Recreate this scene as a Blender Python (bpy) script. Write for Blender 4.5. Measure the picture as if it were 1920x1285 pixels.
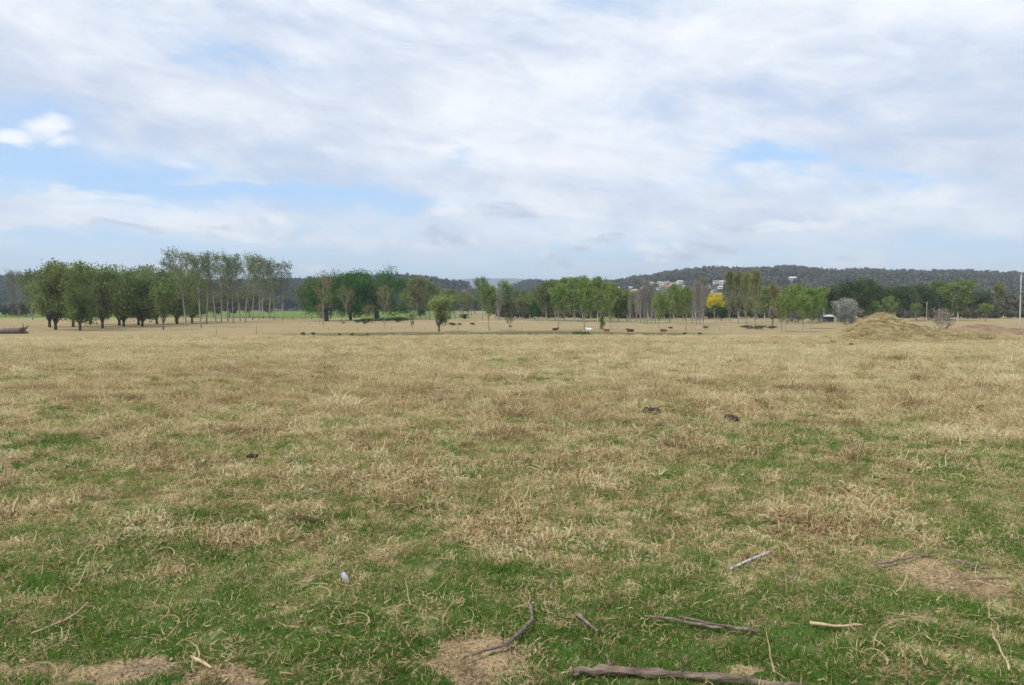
import bpy, math, random
import numpy as np
from mathutils import Vector

for o in list(bpy.data.objects):
    bpy.data.objects.remove(o)
S = bpy.context.scene
C = S.collection
rng = np.random.default_rng(7)
random.seed(7)

# ------------------------------------------------------------------ camera
EYE, FPX, HORIZ = 1.7, 1450.0, 575.0           # eye height, focal length and horizon in 1920 px units
PITCH = math.atan((642.5 - HORIZ) / FPX)
cd = bpy.data.cameras.new('camera'); cam = bpy.data.objects.new('camera', cd); C.objects.link(cam)
cam.location = (0, 0, EYE); cam.rotation_euler = (math.pi / 2 - PITCH, 0, 0)
cd.sensor_width = 36; cd.lens = 36 * FPX / 1920; cd.clip_start = 0.1; cd.clip_end = 80000
S.camera = cam

# ------------------------------------------------------------------ sun, exposure
SUN = Vector((-0.50, -0.42, 0.86)).normalized()
SUN_EL, SUN_AZ = math.asin(SUN.z), math.atan2(SUN.x, SUN.y)
sl = bpy.data.lights.new('sun', 'SUN'); so = bpy.data.objects.new('sun', sl); C.objects.link(so)
sl.energy = 1.6; sl.angle = math.radians(11); sl.color = (1.0, 0.95, 0.87)
so.rotation_euler = (-SUN).to_track_quat('-Z', 'Y').to_euler(); so.location = (-30, -30, 60)
vs = S.view_settings
vs.view_transform = 'Standard'; vs.look = 'None'; vs.gamma = 1; vs.use_curve_mapping = False
vs.exposure = 1.22
S.render.engine = 'CYCLES'
cy = S.cycles
cy.max_bounces = 5; cy.diffuse_bounces = 3; cy.glossy_bounces = 2; cy.transmission_bounces = 3
cy.transparent_max_bounces = 4; cy.volume_bounces = 0
cy.use_denoising = True
cy.sample_clamp_indirect = 4

# ------------------------------------------------------------------ world: sky and cloud sheet by direction
W = bpy.data.worlds.new('World'); S.world = W; W.use_nodes = True
W.cycles.sampling_method = 'MANUAL'; W.cycles.sample_map_resolution = 256
nt = W.node_tree; nt.nodes.clear()
class NG:
    """tiny node helper"""
    def __init__(s, t): s.t = t
    def n(s, kind, **kw):
        nd = s.t.nodes.new(kind)
        for k, v in kw.items(): setattr(nd, k, v)
        return nd
    def put(s, sock, v):
        if isinstance(v, bpy.types.NodeSocket): s.t.links.new(v, sock)
        else: sock.default_value = v
    def m(s, op, a, b=0.0, c=None, clamp=False):
        nd = s.n('ShaderNodeMath', operation=op, use_clamp=clamp)
        s.put(nd.inputs[0], a); s.put(nd.inputs[1], b)
        if c is not None: s.put(nd.inputs[2], c)
        return nd.outputs[0]
    def ss(s, x, a, b, o0=0.0, o1=1.0):
        nd = s.n('ShaderNodeMapRange', interpolation_type='SMOOTHSTEP')
        s.put(nd.inputs[0], x); s.put(nd.inputs[1], a); s.put(nd.inputs[2], b); s.put(nd.inputs[3], o0); s.put(nd.inputs[4], o1)
        return nd.outputs[0]
    def mix(s, f, a, b, mode='MIX'):
        nd = s.n('ShaderNodeMix', data_type='RGBA', blend_type=mode)
        s.put(nd.inputs[0], f); s.put(nd.inputs[6], a if isinstance(a, bpy.types.NodeSocket) else (*a[:3], 1)); s.put(nd.inputs[7], b if isinstance(b, bpy.types.NodeSocket) else (*b[:3], 1))
        return nd.outputs[2]
    def noise(s, vec, scale, detail=4, rough=0.55, dist=0.0):
        nd = s.n('ShaderNodeTexNoise')
        if vec is not None: s.put(nd.inputs['Vector'], vec)
        s.put(nd.inputs['Scale'], scale); s.put(nd.inputs['Detail'], detail); s.put(nd.inputs['Roughness'], rough); s.put(nd.inputs['Distortion'], dist)
        return nd.outputs['Fac']
    def xyz(s, x, y, z=0.0):
        nd = s.n('ShaderNodeCombineXYZ'); s.put(nd.inputs[0], x); s.put(nd.inputs[1], y); s.put(nd.inputs[2], z)
        return nd.outputs[0]
g = NG(nt)
sky = g.n('ShaderNodeTexSky', sky_type='NISHITA', sun_disc=False)
sky.sun_elevation = SUN_EL; sky.sun_rotation = SUN_AZ % (2 * math.pi); sky.altitude = 30; sky.dust_density = 1.2; sky.ozone_density = 1.2
tc = g.n('ShaderNodeTexCoord'); sp = g.n('ShaderNodeSeparateXYZ'); g.put(sp.inputs[0], tc.outputs['Generated'])
X, Y, Z = sp.outputs
zz = g.m('ADD', g.m('MAXIMUM', Z, 0.0), 0.13)
P = g.xyz(g.m('DIVIDE', X, zz), g.m('DIVIDE', Y, zz))
Pa = g.n('ShaderNodeMapping'); g.put(Pa.inputs[0], P); Pa.inputs['Rotation'].default_value = (0, 0, math.radians(-24)); Pa.inputs['Scale'].default_value = (0.55, 1.0, 1); Pa.inputs['Location'].default_value = (3.1, 1.7, 0.4)
n1 = g.noise(Pa.outputs[0], 0.85, 6, 0.58, 0.5)
D3 = g.xyz(X, g.m('MULTIPLY', Y, 1.0), g.m('ADD', g.m('MULTIPLY', Z, 2.7), g.m('MULTIPLY', X, .35)))
n2 = g.noise(D3, 4.2, 5, 0.62, 0.5)
n4 = g.noise(D3, 11.0, 5, .64, .4)
n3 = g.noise(P, 0.62, 3, 0.5, 0.0)
yy = g.m('MAXIMUM', Y, 0.05)
U0, V0 = g.m('DIVIDE', X, yy), g.m('DIVIDE', Z, yy)
# ragged edges: warp the direction a little before placing banks and gaps
nw = g.n('ShaderNodeTexNoise'); g.put(nw.inputs['Vector'], D3); nw.inputs['Scale'].default_value = 7.0; nw.inputs['Detail'].default_value = 4; nw.inputs['Roughness'].default_value = 0.6
sw = g.n('ShaderNodeSeparateXYZ'); g.put(sw.inputs[0], nw.outputs['Color'])
UW = g.m('ADD', U0, g.m('MULTIPLY', g.m('SUBTRACT', sw.outputs[0], 0.5), 0.34))
VW = g.m('ADD', V0, g.m('MULTIPLY', g.m('SUBTRACT', sw.outputs[1], 0.5), 0.10))
def blob(px, py, w, h, amp, rot=0.0, U=None, V=None):
    """soft elliptical bank or gap round a direction (tangent coordinates ahead of +Y)"""
    U = UW if U is None else U; V = VW if V is None else V
    u0, v0, c, s_ = (px - 960) / FPX, (HORIZ - py) / FPX, math.cos(rot), math.sin(rot)
    w, h = w / FPX, h / FPX
    if abs(rot) < 1e-6:
        a, b = g.m('MULTIPLY_ADD', U, 1 / w, -u0 / w), g.m('MULTIPLY_ADD', V, 1 / h, -v0 / h)
    else:
        a = g.m('MULTIPLY_ADD', U, c / w, g.m('MULTIPLY_ADD', V, s_ / w, -(u0 * c + v0 * s_) / w))
        b = g.m('MULTIPLY_ADD', V, c / h, g.m('MULTIPLY_ADD', U, -s_ / h, (u0 * s_ - v0 * c) / h))
    q = g.m('MULTIPLY_ADD', a, a, g.m('MULTIPLY', b, b))
    return g.m('EXPONENT', g.m('SUBTRACT', math.log(amp), q))
GAPS = [(60, 308, 280, 60, .54, -.05), (330, 350, 280, 36, .46, -.12), (680, 382, 260, 22, .46, -.10), (40, 215, 110, 22, .30, 0), (500, 118, 130, 20, .28, -.22),
        (1440, 305, 120, 27, .62, -.05), (1700, 342, 90, 12, .40, 0), (200, 455, 480, 26, .42, 0), (1000, 500, 1300, 32, .34, 0), (1860, 455, 120, 24, .3, 0), (560, 430, 260, 12, .25, 0),
        (850, 308, 50, 10, .3, 0), (1180, 15, 110, 26, .2, -.3)]
BANKS = [(300, 425, 300, 9, .36, 0), (120, 362, 170, 9, .40, .03), (420, 338, 150, 7, .30, -.05), (640, 445, 240, 12, .3, 0)]
cov = g.m('ADD', g.m('MULTIPLY', n1, 0.75), g.m('MULTIPLY', n2, 0.45))
for b_ in GAPS: cov = g.m('SUBTRACT', cov, blob(*b_))
for b_ in BANKS: cov = g.m('ADD', cov, blob(*b_))
cov = g.m('ADD', cov, g.m('MULTIPLY', g.m('SUBTRACT', n4, .5), .35))
mask = g.ss(cov, -0.04, 0.70)
# small cumulus low over the hills
lowc = None
for b_ in [(1105, 474, 90, 24, 1.0, 0.1), (1330, 480, 95, 18, .95, 0), (1612, 497, 55, 12, .9, 0), (820, 440, 100, 22, .9, 0), (930, 408, 170, 18, .8, 0), (590, 512, 40, 9, .7, 0), (1500, 415, 240, 18, .75, 0), (350, 430, 330, 12, .7, 0)]:
    q = blob(*b_); lowc = q if lowc is None else g.m('MAXIMUM', lowc, q)
lowm = g.ss(g.m('ADD', lowc, g.m('MULTIPLY', g.m('SUBTRACT', n4, 0.5), 1.1)), 0.32, 0.62)
# sheet brightness: thin and bright to thick and grey
t1 = g.ss(g.m('ADD', g.m('MULTIPLY', n3, 0.6), g.m('MULTIPLY', n2, 0.5)), 0.36, 0.72)
t1 = g.m('ADD', t1, g.m('MULTIPLY', g.m('SUBTRACT', n4, .5), 1.5), clamp=True)
thick = g.mix(t1, (2.75, 3.05, 3.68), (4.22, 4.40, 4.66))
airy = g.ss(V0, 0.0, 0.16, 1.0, 0.0)
thick = g.mix(g.m('MULTIPLY', airy, 0.35), thick, (3.05, 3.58, 4.35))
blue = g.mix(0.72, sky.outputs[0], g.mix(airy, (1.80, 2.78, 4.30), (2.15, 3.08, 4.30)))
base = g.mix(mask, blue, thick)
base = g.mix(g.m('MULTIPLY', lowm, 0.92), base, g.mix(g.ss(n4, 0.40, 0.62), (2.62, 2.98, 3.65), (4.1, 4.3, 4.55)))
puff = None
Us, Vs = g.m('ADD', g.m('MULTIPLY', UW, .3), g.m('MULTIPLY', U0, .7)), g.m('ADD', g.m('MULTIPLY', VW, .45), g.m('MULTIPLY', V0, .55))
for b_ in [(95, 248, 52, 28, 1.0, 0), (45, 266, 62, 15, .95, 0), (125, 268, 40, 14, .8, 0)]:
    q = blob(*b_, U=Us, V=Vs); puff = q if puff is None else g.m('MAXIMUM', puff, q)
base = g.mix(g.ss(g.m('ADD', puff, g.m('MULTIPLY', g.m('SUBTRACT', n4, .5), 1.1)), .22, .95), base, (4.45, 4.55, 4.75))
bg = g.n('ShaderNodeBackground'); g.put(bg.inputs[0], base); bg.inputs[1].default_value = 0.10
out = g.n('ShaderNodeOutputWorld'); nt.links.new(bg.outputs[0], out.inputs[0])

# ------------------------------------------------------------------ numpy noise
def _h(ix, iy, s):
    h = (ix.astype(np.int64) * 374761393 + iy.astype(np.int64) * 668265263 + s * 974634523) & 0xffffffff
    h = ((h ^ (h >> 13)) * 1274126177) & 0xffffffff
    return ((h ^ (h >> 16)) & 0xffff) / 65535.0
def vn(x, y, s=0):
    ix, iy = np.floor(x), np.floor(y); fx, fy = x - ix, y - iy
    fx = fx * fx * (3 - 2 * fx); fy = fy * fy * (3 - 2 * fy)
    return (_h(ix, iy, s) * (1 - fx) + _h(ix + 1, iy, s) * fx) * (1 - fy) + (_h(ix, iy + 1, s) * (1 - fx) + _h(ix + 1, iy + 1, s) * fx) * fy
def fbm(x, y, s=0, o=4, gain=.5):
    a, t, n = 1.0, 0.0, 0.0
    for i in range(o):
        t = t + a * vn(x * 2 ** i + 17.3 * i, y * 2 ** i - 9.1 * i, s + i); n += a; a *= gain
    return t / n
def sst(x, a, b):
    t = np.clip((x - a) / (b - a), 0, 1); return t * t * (3 - 2 * t)

# ------------------------------------------------------------------ shape of the land
PLAIN = -4.5
def ground_z(x, y):
    x = np.asarray(x, float); y = np.asarray(y, float)
    u = x / np.maximum(y, 1.0)
    lip = 82 + 5 * np.sin(x * .05) + 4 * (fbm(x * .03, y * 0 + 3, 5) - .5)
    yc = np.clip(y, -60, None)
    near = -0.0203 * np.minimum(yc, lip)
    z = near + (PLAIN - near) * sst(y, lip, lip + 62)
    # creek channel, fading out to the left and right
    cr = sst(u, -.36, -.24) * (1 - sst(u, .20, .30))
    yb = 172 + 5 * np.sin(x * .06 + 1) + 3 * np.sin(x * .17)
    z = z - cr * 0.9 * np.exp(-((y - yb + 14) / 9) ** 2) + cr * .35 * np.exp(-((y - yb - 8) / 5) ** 2)
    far = sst(y, 60, 200)
    z = z + (1 - far) * (.30 * (fbm(x * .06, y * .06, 11, 3) - .5) + .10 * (fbm(x * .45, y * .45, 21, 3) - .5)) * sst(np.hypot(x, y), 2, 14)
    z = z + (1 - far) * (.14 * (fbm(x * 1.7, y * 1.7, 31, 3) - .5))
    z = z + far * .25 * (fbm(x * .02, y * .02, 41, 3) - .5)
    return z
HILLS = dict(
    right=dict(k=[(1030, 580), (1080, 552), (1100, 537), (1120, 531), (1180, 524), (1240, 514), (1290, 507), (1330, 504), (1400, 506), (1450, 504), (1480, 502), (1530, 506), (1570, 511), (1600, 508), (1700, 510), (1800, 510), (1860, 513), (1920, 514), (2100, 518), (2500, 522)], y0=620, y1=1900, u=(.04, 1.0), nu=220),
    left=dict(k=[(-800, 525), (-100, 519), (0, 518), (40, 520), (100, 526), (200, 531), (330, 530), (450, 529), (520, 527), (560, 527), (620, 523), (680, 519), (730, 517), (780, 520), (840, 527), (870, 531), (900, 543), (930, 556), (960, 582)], y0=950, y1=1800, u=(-1.0, 0.0), nu=220),
    middle=dict(k=[(880, 580), (930, 552), (950, 540), (985, 529), (1000, 526), (1030, 530), (1060, 536), (1100, 547), (1160, 580)], y0=1100, y1=2500, u=(-.06, .14), nu=80),
    blue=dict(k=[(300, 545), (600, 532), (820, 526), (860, 524.5), (900, 521.5), (930, 522.5), (960, 522), (1000, 525), (1100, 526), (1400, 535), (1700, 545)], y0=5200, y1=8200, u=(-.5, .55), nu=160))
def hill_z(h, x, y):
    u = x / np.maximum(y, 1.0)
    k = np.array(h['k'], float)
    el = (HORIZ - np.interp(960 + FPX * u, k[:, 0], k[:, 1])) / FPX
    tree = 12 if h['y1'] < 4000 else 0
    top = EYE + el * h['y1'] - tree
    t = (y - h['y0']) / (h['y1'] - h['y0'])
    s = np.where(t < 1, np.clip(t, 0, 1) ** 1.15, np.clip(1 - (t - 1) * .9, 0, 1))
    s = s * s * (3 - 2 * s) * .55 + s * .45
    sc = h['y1'] / 1800
    s_ = np.clip(s, 0, 1)
    return PLAIN - 2 + (top - PLAIN + 2) * s + (fbm(x * .006 / sc, y * .006 / sc, 61, 4) - .5) * 34 * sc * s_ * (1 - s_) * 2
MOUNDS = []   # x, y, list of (dx, dy, rx, ry, h)
def mound_add(x, y):
    z = np.zeros_like(np.asarray(x, float))
    for mx, my, lobes in MOUNDS:
        for dx, dy, rx, ry, h in lobes:
            q = ((x - mx - dx) / rx) ** 2 + ((y - my - dy) / ry) ** 2
            z = np.maximum(z, h * np.clip(1 - np.sqrt(q + .03), 0, 1) ** 0.9)
    return z + (fbm(x * 1.2, y * 1.2, 171, 4) - .5) * .36 * sst(z, .1, .6)
def land_z(x, y, hills=True, mounds=True):
    z = ground_z(x, y)
    if mounds: z = z + mound_add(np.asarray(x, float), np.asarray(y, float))
    if hills:
        for h in HILLS.values():
            u = x / np.maximum(y, 1.0)
            inside = (u > h['u'][0]) & (u < h['u'][1]) & (y > h['y0'])
            z = np.where(inside, np.maximum(z, hill_z(h, x, y)), z)
    return z
cp, sn = math.cos(PITCH), math.sin(PITCH)
def ray(px, py):
    a, b = (px - 960) / FPX, (642.5 - py) / FPX
    d = np.array([a, cp + b * sn, -sn + b * cp]); return d / d[1]
def at(px, py, hills=False, mounds=False, far=6000):
    """the land point seen at a photo pixel"""
    d = ray(px, py); ys = np.concatenate([np.arange(1.5, 20, .02), np.geomspace(20, far, 6000)])
    zz_ = EYE + d[2] * ys; g_ = land_z(d[0] * ys, ys, hills, mounds)
    i = np.argmax(zz_ <= g_); i = i if zz_[i] <= g_[i] else len(ys) - 1
    return Vector((d[0] * ys[i], ys[i], g_[i]))
def on_plain(px, py):
    """standing place on the flat land beyond the creek for a foot seen at a pixel"""
    y = (EYE - PLAIN) * FPX / (py - HORIZ); x = (px - 960) / FPX * y
    return Vector((x, y, float(ground_z(x, y))))

# ------------------------------------------------------------------ mesh and object helpers
def mesh_np(name, V_, F_, mat=None, smooth=False):
    V_ = np.asarray(V_, np.float32); F_ = np.asarray(F_, np.int32)
    me = bpy.data.meshes.new(name); k = F_.shape[1]
    me.vertices.add(len(V_)); me.vertices.foreach_set('co', V_.ravel())
    me.loops.add(F_.size); me.loops.foreach_set('vertex_index', F_.ravel())
    me.polygons.add(len(F_)); me.polygons.foreach_set('loop_start', np.arange(0, F_.size, k, dtype=np.int32))
    if smooth: me.polygons.foreach_set('use_smooth', np.ones(len(F_), bool))
    me.update(calc_edges=True)
    if mat: me.materials.append(mat)
    return me
def obj(name, me, parent=None, loc=None):
    o = bpy.data.objects.new(name, me); C.objects.link(o)
    if parent: o.parent = parent
    if loc is not None: o.location = loc
    return o
def tag(o, label, cat=None, group=None, kind=None):
    o['label'] = label
    if cat: o['category'] = cat
    if group: o['group'] = group
    if kind: o['kind'] = kind
    return o
def empty(name, loc, rz=0):
    o = bpy.data.objects.new(name, None); C.objects.link(o); o.location = loc; o.rotation_euler = (0, 0, rz); o.empty_display_size = .2
    return o
class MB:
    """collects quads"""
    def __init__(s): s.v = []; s.f = []; s.n = 0
    def add(s, V_, F_):
        V_ = np.asarray(V_, float); s.v.append(V_); s.f.append(np.asarray(F_, int) + s.n); s.n += len(V_)
    def tube(s, pts, rad, k=6, cap=True, rough=0, r=rng):
        pts = np.asarray(pts, float); n = len(pts); rad = np.broadcast_to(np.asarray(rad, float), (n,))
        tg = np.gradient(pts, axis=0); tg /= np.linalg.norm(tg, axis=1)[:, None] + 1e-9
        ref = np.where(np.abs(tg[:, 2:3]) > .9, np.array([[1., 0, 0]]), np.array([[0, 0, 1.]]))
        a = np.cross(tg, ref); a /= np.linalg.norm(a, axis=1)[:, None] + 1e-9; b = np.cross(tg, a)
        th = np.arange(k) * 2 * np.pi / k
        rr = rad[:, None] * (1 + rough * (r.random((n, k)) - .5))
        V_ = pts[:, None] + rr[..., None] * (np.cos(th)[None, :, None] * a[:, None] + np.sin(th)[None, :, None] * b[:, None])
        i = np.arange(n - 1)[:, None] * k; j = np.arange(k)[None]; j2 = (j + 1) % k
        F_ = np.stack([i + j, i + j2, i + k + j2, i + k + j], -1).reshape(-1, 4)
        V_ = V_.reshape(-1, 3)
        if cap:
            c0, c1 = len(V_), len(V_) + 1
            V_ = np.vstack([V_, pts[:1], pts[-1:]])
            q0 = [[c0, (j_ + 1) % k, j_, j_] for j_ in range(k)]; l = (n - 1) * k
            F_ = np.vstack([F_, [[c0, (2 * q + 1) % k, 2 * q, (2 * q - 1) % k] for q in range(k // 2)], [[c1, l + (2 * q - 1) % k, l + 2 * q, l + (2 * q + 1) % k] for q in range(k // 2)]])
        s.add(V_, F_)
    def box(s, c, d, rz=0):
        c = np.array(c, float); d = np.array(d, float) / 2
        V_ = np.array([[x, y, z] for z in (-1, 1) for y in (-1, 1) for x in (-1, 1)], float) * d
        cc, ss_ = math.cos(rz), math.sin(rz); V_ = np.stack([V_[:, 0] * cc - V_[:, 1] * ss_, V_[:, 0] * ss_ + V_[:, 1] * cc, V_[:, 2]], 1) + c
        s.add(V_, [[0, 2, 3, 1], [4, 5, 7, 6], [0, 1, 5, 4], [2, 6, 7, 3], [0, 4, 6, 2], [1, 3, 7, 5]])
    def quads(s, cen, size, r=rng, flat=0.0, asp=1.4):
        n = len(cen); a = r.normal(size=(n, 3)); a[:, 2] *= 1 - flat; a /= np.linalg.norm(a, axis=1)[:, None]
        b = r.normal(size=(n, 3)); b -= (b * a).sum(1)[:, None] * a; b /= np.linalg.norm(b, axis=1)[:, None]
        sz = np.broadcast_to(size, (n,))[:, None] * .5
        V_ = np.stack([cen - a * sz * asp, cen + b * sz, cen + a * sz * asp, cen - b * sz], 1).reshape(-1, 3)
        s.add(V_, np.arange(4 * n).reshape(-1, 4))
    def ribbons(s, paths, width):
        """paths (B,S,3); width (B,S)"""
        B, Sg, _ = paths.shape; tg = np.gradient(paths, axis=1)
        side = np.cross(tg, rng.normal(size=(B, 1, 3)) * .5 + np.array([0, 0, 1.])); side /= np.linalg.norm(side, axis=2)[..., None] + 1e-9
        w = width[..., None] * .5
        V_ = np.stack([paths - side * w, paths + side * w], 2).reshape(-1, 3)
        b = (np.arange(B) * Sg * 2)[:, None]; i = (np.arange(Sg - 1) * 2)[None]; q = b + i
        s.add(V_, np.stack([q, q + 1, q + 3, q + 2], -1).reshape(-1, 4))
    def mesh(s, name, mat, smooth=False):
        return mesh_np(name, np.vstack(s.v), np.vstack(s.f), mat, smooth)
    def build(s, name, mat, parent=None, smooth=False):
        return obj(name, s.mesh(name, mat, smooth), parent)

# ------------------------------------------------------------------ materials
def new_mat(name):
    m = bpy.data.materials.new(name); m.use_nodes = True; m.node_tree.nodes.clear(); gg = NG(m.node_tree)
    return m, gg, gg.n('ShaderNodeOutputMaterial')
def surf(name, c1, c2, scale=3.0, rough=.85, bump=0.0, bscale=None, rnd=0.0, spec=.3):
    m, gg, o = new_mat(name)
    t = gg.n('ShaderNodeTexCoord'); f = gg.ss(gg.noise(t.outputs['Object'], scale, 6, .65), .32, .68)
    col = gg.mix(f, c1, c2)
    if rnd:
        oi = gg.n('ShaderNodeObjectInfo'); v = gg.m('ADD', gg.m('MULTIPLY', oi.outputs['Random'], rnd * 2), 1 - rnd)
        hs = gg.n('ShaderNodeHueSaturation'); gg.put(hs.inputs['Value'], v); gg.put(hs.inputs['Color'], col); col = hs.outputs[0]
    p = gg.n('ShaderNodeBsdfPrincipled'); gg.put(p.inputs['Base Color'], col); p.inputs['Roughness'].default_value = rough; p.inputs['Specular IOR Level'].default_value = spec
    if bump:
        b = gg.n('ShaderNodeBump'); b.inputs['Strength'].default_value = bump; b.inputs['Distance'].default_value = .02
        gg.put(b.inputs['Height'], gg.noise(t.outputs['Object'], bscale or scale * 3, 6, .6)); gg.put(p.inputs['Normal'], b.outputs[0])
    gg.t.links.new(p.outputs[0], o.inputs[0]); return m
def leaf(name, c1, c2, scale=.35, trans=.35, rnd=.18, fine=2.4):
    m, gg, o = new_mat(name)
    t = gg.n('ShaderNodeTexCoord'); f = gg.ss(gg.m('ADD', gg.m('MULTIPLY', gg.noise(t.outputs['Object'], scale, 3, .6), .55), gg.m('MULTIPLY', gg.noise(t.outputs['Object'], fine, 2, .6), .45)), .36, .64)
    col = gg.mix(f, c1, c2)
    oi = gg.n('ShaderNodeObjectInfo'); hs = gg.n('ShaderNodeHueSaturation')
    gg.put(hs.inputs['Value'], gg.m('ADD', gg.m('MULTIPLY', oi.outputs['Random'], rnd * 2), 1 - rnd))
    gg.put(hs.inputs['Hue'], gg.m('ADD', gg.m('MULTIPLY', gg.m('FRACT', gg.m('MULTIPLY', oi.outputs['Random'], 7.3)), .03), .485))
    gg.put(hs.inputs['Color'], col); col = hs.outputs[0]
    d = gg.n('ShaderNodeBsdfDiffuse'); tr = gg.n('ShaderNodeBsdfTranslucent'); gg.put(d.inputs[0], col); gg.put(tr.inputs[0], col)
    mx = gg.n('ShaderNodeMixShader'); mx.inputs[0].default_value = trans
    gg.t.links.new(d.outputs[0], mx.inputs[1]); gg.t.links.new(tr.outputs[0], mx.inputs[2]); gg.t.links.new(mx.outputs[0], o.inputs[0]); return m
def blade(name, stops, trans=.3):
    """grass blades: colour runs along the ramp with each tuft's own tone and a little within the tuft"""
    m, gg, o = new_mat(name)
    a = gg.n('ShaderNodeAttribute', attribute_type='INSTANCER', attribute_name='tone')
    t = gg.n('ShaderNodeTexCoord')
    f = gg.m('ADD', a.outputs['Fac'], gg.m('MULTIPLY', gg.m('SUBTRACT', gg.noise(t.outputs['Object'], 26, 2, .6), .5), .9), clamp=True)
    cr = gg.n('ShaderNodeValToRGB'); e = cr.color_ramp.elements
    e[0].position = stops[0][0]; e[0].color = (*stops[0][1], 1); e[1].position = stops[-1][0]; e[1].color = (*stops[-1][1], 1)
    for p_, c_ in stops[1:-1]: q = e.new(p_); q.color = (*c_, 1)
    gg.put(cr.inputs[0], f); col = cr.outputs[0]
    d = gg.n('ShaderNodeBsdfDiffuse'); tr = gg.n('ShaderNodeBsdfTranslucent'); gg.put(d.inputs[0], col); gg.put(tr.inputs[0], col)
    mx = gg.n('ShaderNodeMixShader'); mx.inputs[0].default_value = trans
    gg.t.links.new(d.outputs[0], mx.inputs[1]); gg.t.links.new(tr.outputs[0], mx.inputs[2]); gg.t.links.new(mx.outputs[0], o.inputs[0]); return m

STRAW = [(0.0, (.24, .165, .085)), (.3, (.43, .33, .18)), (.65, (.565, .465, .265)), (1.0, (.68, .605, .385))]
GREEN = [(0.0, (.070, .150, .024)), (.5, (.120, .235, .040)), (1.0, (.27, .32, .095))]
M = dict(
    straw=blade('straw_blades', STRAW, .38), green=blade('green_blades', GREEN, .48),
    bark=surf('grey_brown_bark', (.10, .08, .065), (.20, .17, .14), 2.0, .9),
    midb=surf('tan_bark', (.22, .19, .155), (.34, .30, .25), 1.2, .85),
    pale=surf('pale_bark', (.34, .31, .27), (.52, .49, .44), 1.2, .85),
    greyb=surf('grey_bark', (.20, .18, .165), (.33, .30, .275), 1.5, .9),
    darkb=surf('dark_bark', (.045, .038, .03), (.10, .085, .07), 2.0, .9),
    l_willow=leaf('willow_leaves', (.120, .170, .055), (.235, .300, .105)),
    l_poplar=leaf('poplar_leaves', (.110, .145, .055), (.210, .250, .115)),
    l_oak=leaf('dark_oak_leaves', (.028, .080, .016), (.085, .185, .036), .3),
    l_lomb=leaf('yellow_green_leaves', (.150, .165, .048), (.240, .245, .085)),
    l_bright=leaf('bright_green_leaves', (.120, .180, .045), (.235, .310, .090)),
    l_olive=leaf('olive_leaves', (.125, .155, .058), (.220, .250, .110)),
    l_gum=leaf('gum_leaves', (0.042, 0.074, 0.032), (0.133, 0.162, 0.073), .22),
    l_pale=leaf('pale_sparse_leaves', (.150, .125, .060), (.230, .200, .095)),
    l_wattle=leaf('yellow_blossom', (.50, .41, .02), (.74, .62, .05), .8, .3, .05),
    l_white=leaf('white_blossom', (.22, .25, .20), (.52, .54, .48), .8),
    l_grey=leaf('blue_grey_leaves', (.11, .13, .115), (.20, .215, .20)),
    l_weed=leaf('weed_leaves', (.070, .095, .038), (.140, .175, .068)),
    l_hilldark=leaf('dark_bush_leaves', (.036, .042, .036), (.085, .085, .070), .02, .2, .25, .5),
    l_hill=leaf('bush_leaves', (.072, .074, .050), (.170, .155, .110), .02, .2, .26, .5),
    crumb=surf('earth_crumb', (.20, .14, .095), (.36, .26, .18), 30, .95),
    twig=leaf('grey_twigs', (.16, .135, .115), (.27, .235, .21), .5, .0, .12),
)

# ------------------------------------------------------------------ where the paddock is dry, green or bare
PCACHE = {}
def patchsum(x, y, L):
    t = np.zeros_like(np.asarray(x, float))
    for px, py, w, h, a in L:
        c = PCACHE.get((px, py)) or PCACHE.setdefault((px, py), at(px, py)); k = c.y / FPX
        rx = w * k; ry = max(h * c.y * c.y / (EYE * FPX), .12)
        t = t + a * np.exp(-((x - c.x) / rx) ** 2 - ((y - c.y) / ry) ** 2)
    return t
GREENP = [(40, 850, 170, 70, .75), (170, 770, 140, 16, .5), (250, 800, 90, 25, .35), (330, 745, 60, 10, .4), (1790, 860, 130, 40, .55), (1880, 900, 80, 60, .3), (1260, 800, 90, 20, .45), (1060, 935, 60, 20, .3),
          (330, 1040, 200, 60, .4), (150, 1150, 300, 80, .35), (1500, 900, 80, 20, .25), (1390, 880, 50, 15, .25), (300, 740, 100, 8, .3), (850, 745, 120, 10, .25), (1000, 1130, 300, 60, .25), (60, 1000, 60, 30, .2)]
DRYP = [(940, 960, 130, 70, .35), (1180, 950, 170, 60, .4), (80, 960, 120, 35, .4), (880, 840, 130, 30, .35), (430, 880, 160, 40, .25), (1500, 960, 160, 60, .3), (1420, 840, 150, 25, .2), (700, 1060, 120, 40, .25), (900, 1000, 110, 40, .25), (560, 700, 300, 40, .2), (1600, 950, 120, 50, .2)]
SOILP = [(905, 1212, 85, 26, .80), (870, 1262, 95, 26, .8), (300, 1250, 160, 34, .9), (400, 1275, 90, 20, .8), (610, 1175, 52, 26, 1.1), (470, 1215, 110, 16, .5), (230, 1270, 60, 26, .7), (70, 1258, 60, 26, .8), (1700, 1078, 115, 24, 1.15), (1800, 1086, 90, 22, 1.0), (1850, 1102, 70, 18, .6), (1395, 1262, 62, 26, .9),
         (1590, 1250, 80, 28, .6), (1555, 1138, 40, 12, .5), (1330, 1150, 60, 10, .4), (1750, 1120, 100, 10, .5), (1235, 818, 40, 8, .3), (1160, 1275, 60, 20, .5), (250, 1180, 60, 12, .4), (1830, 1270, 60, 20, .4), (1540, 1195, 60, 10, .4)]
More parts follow.
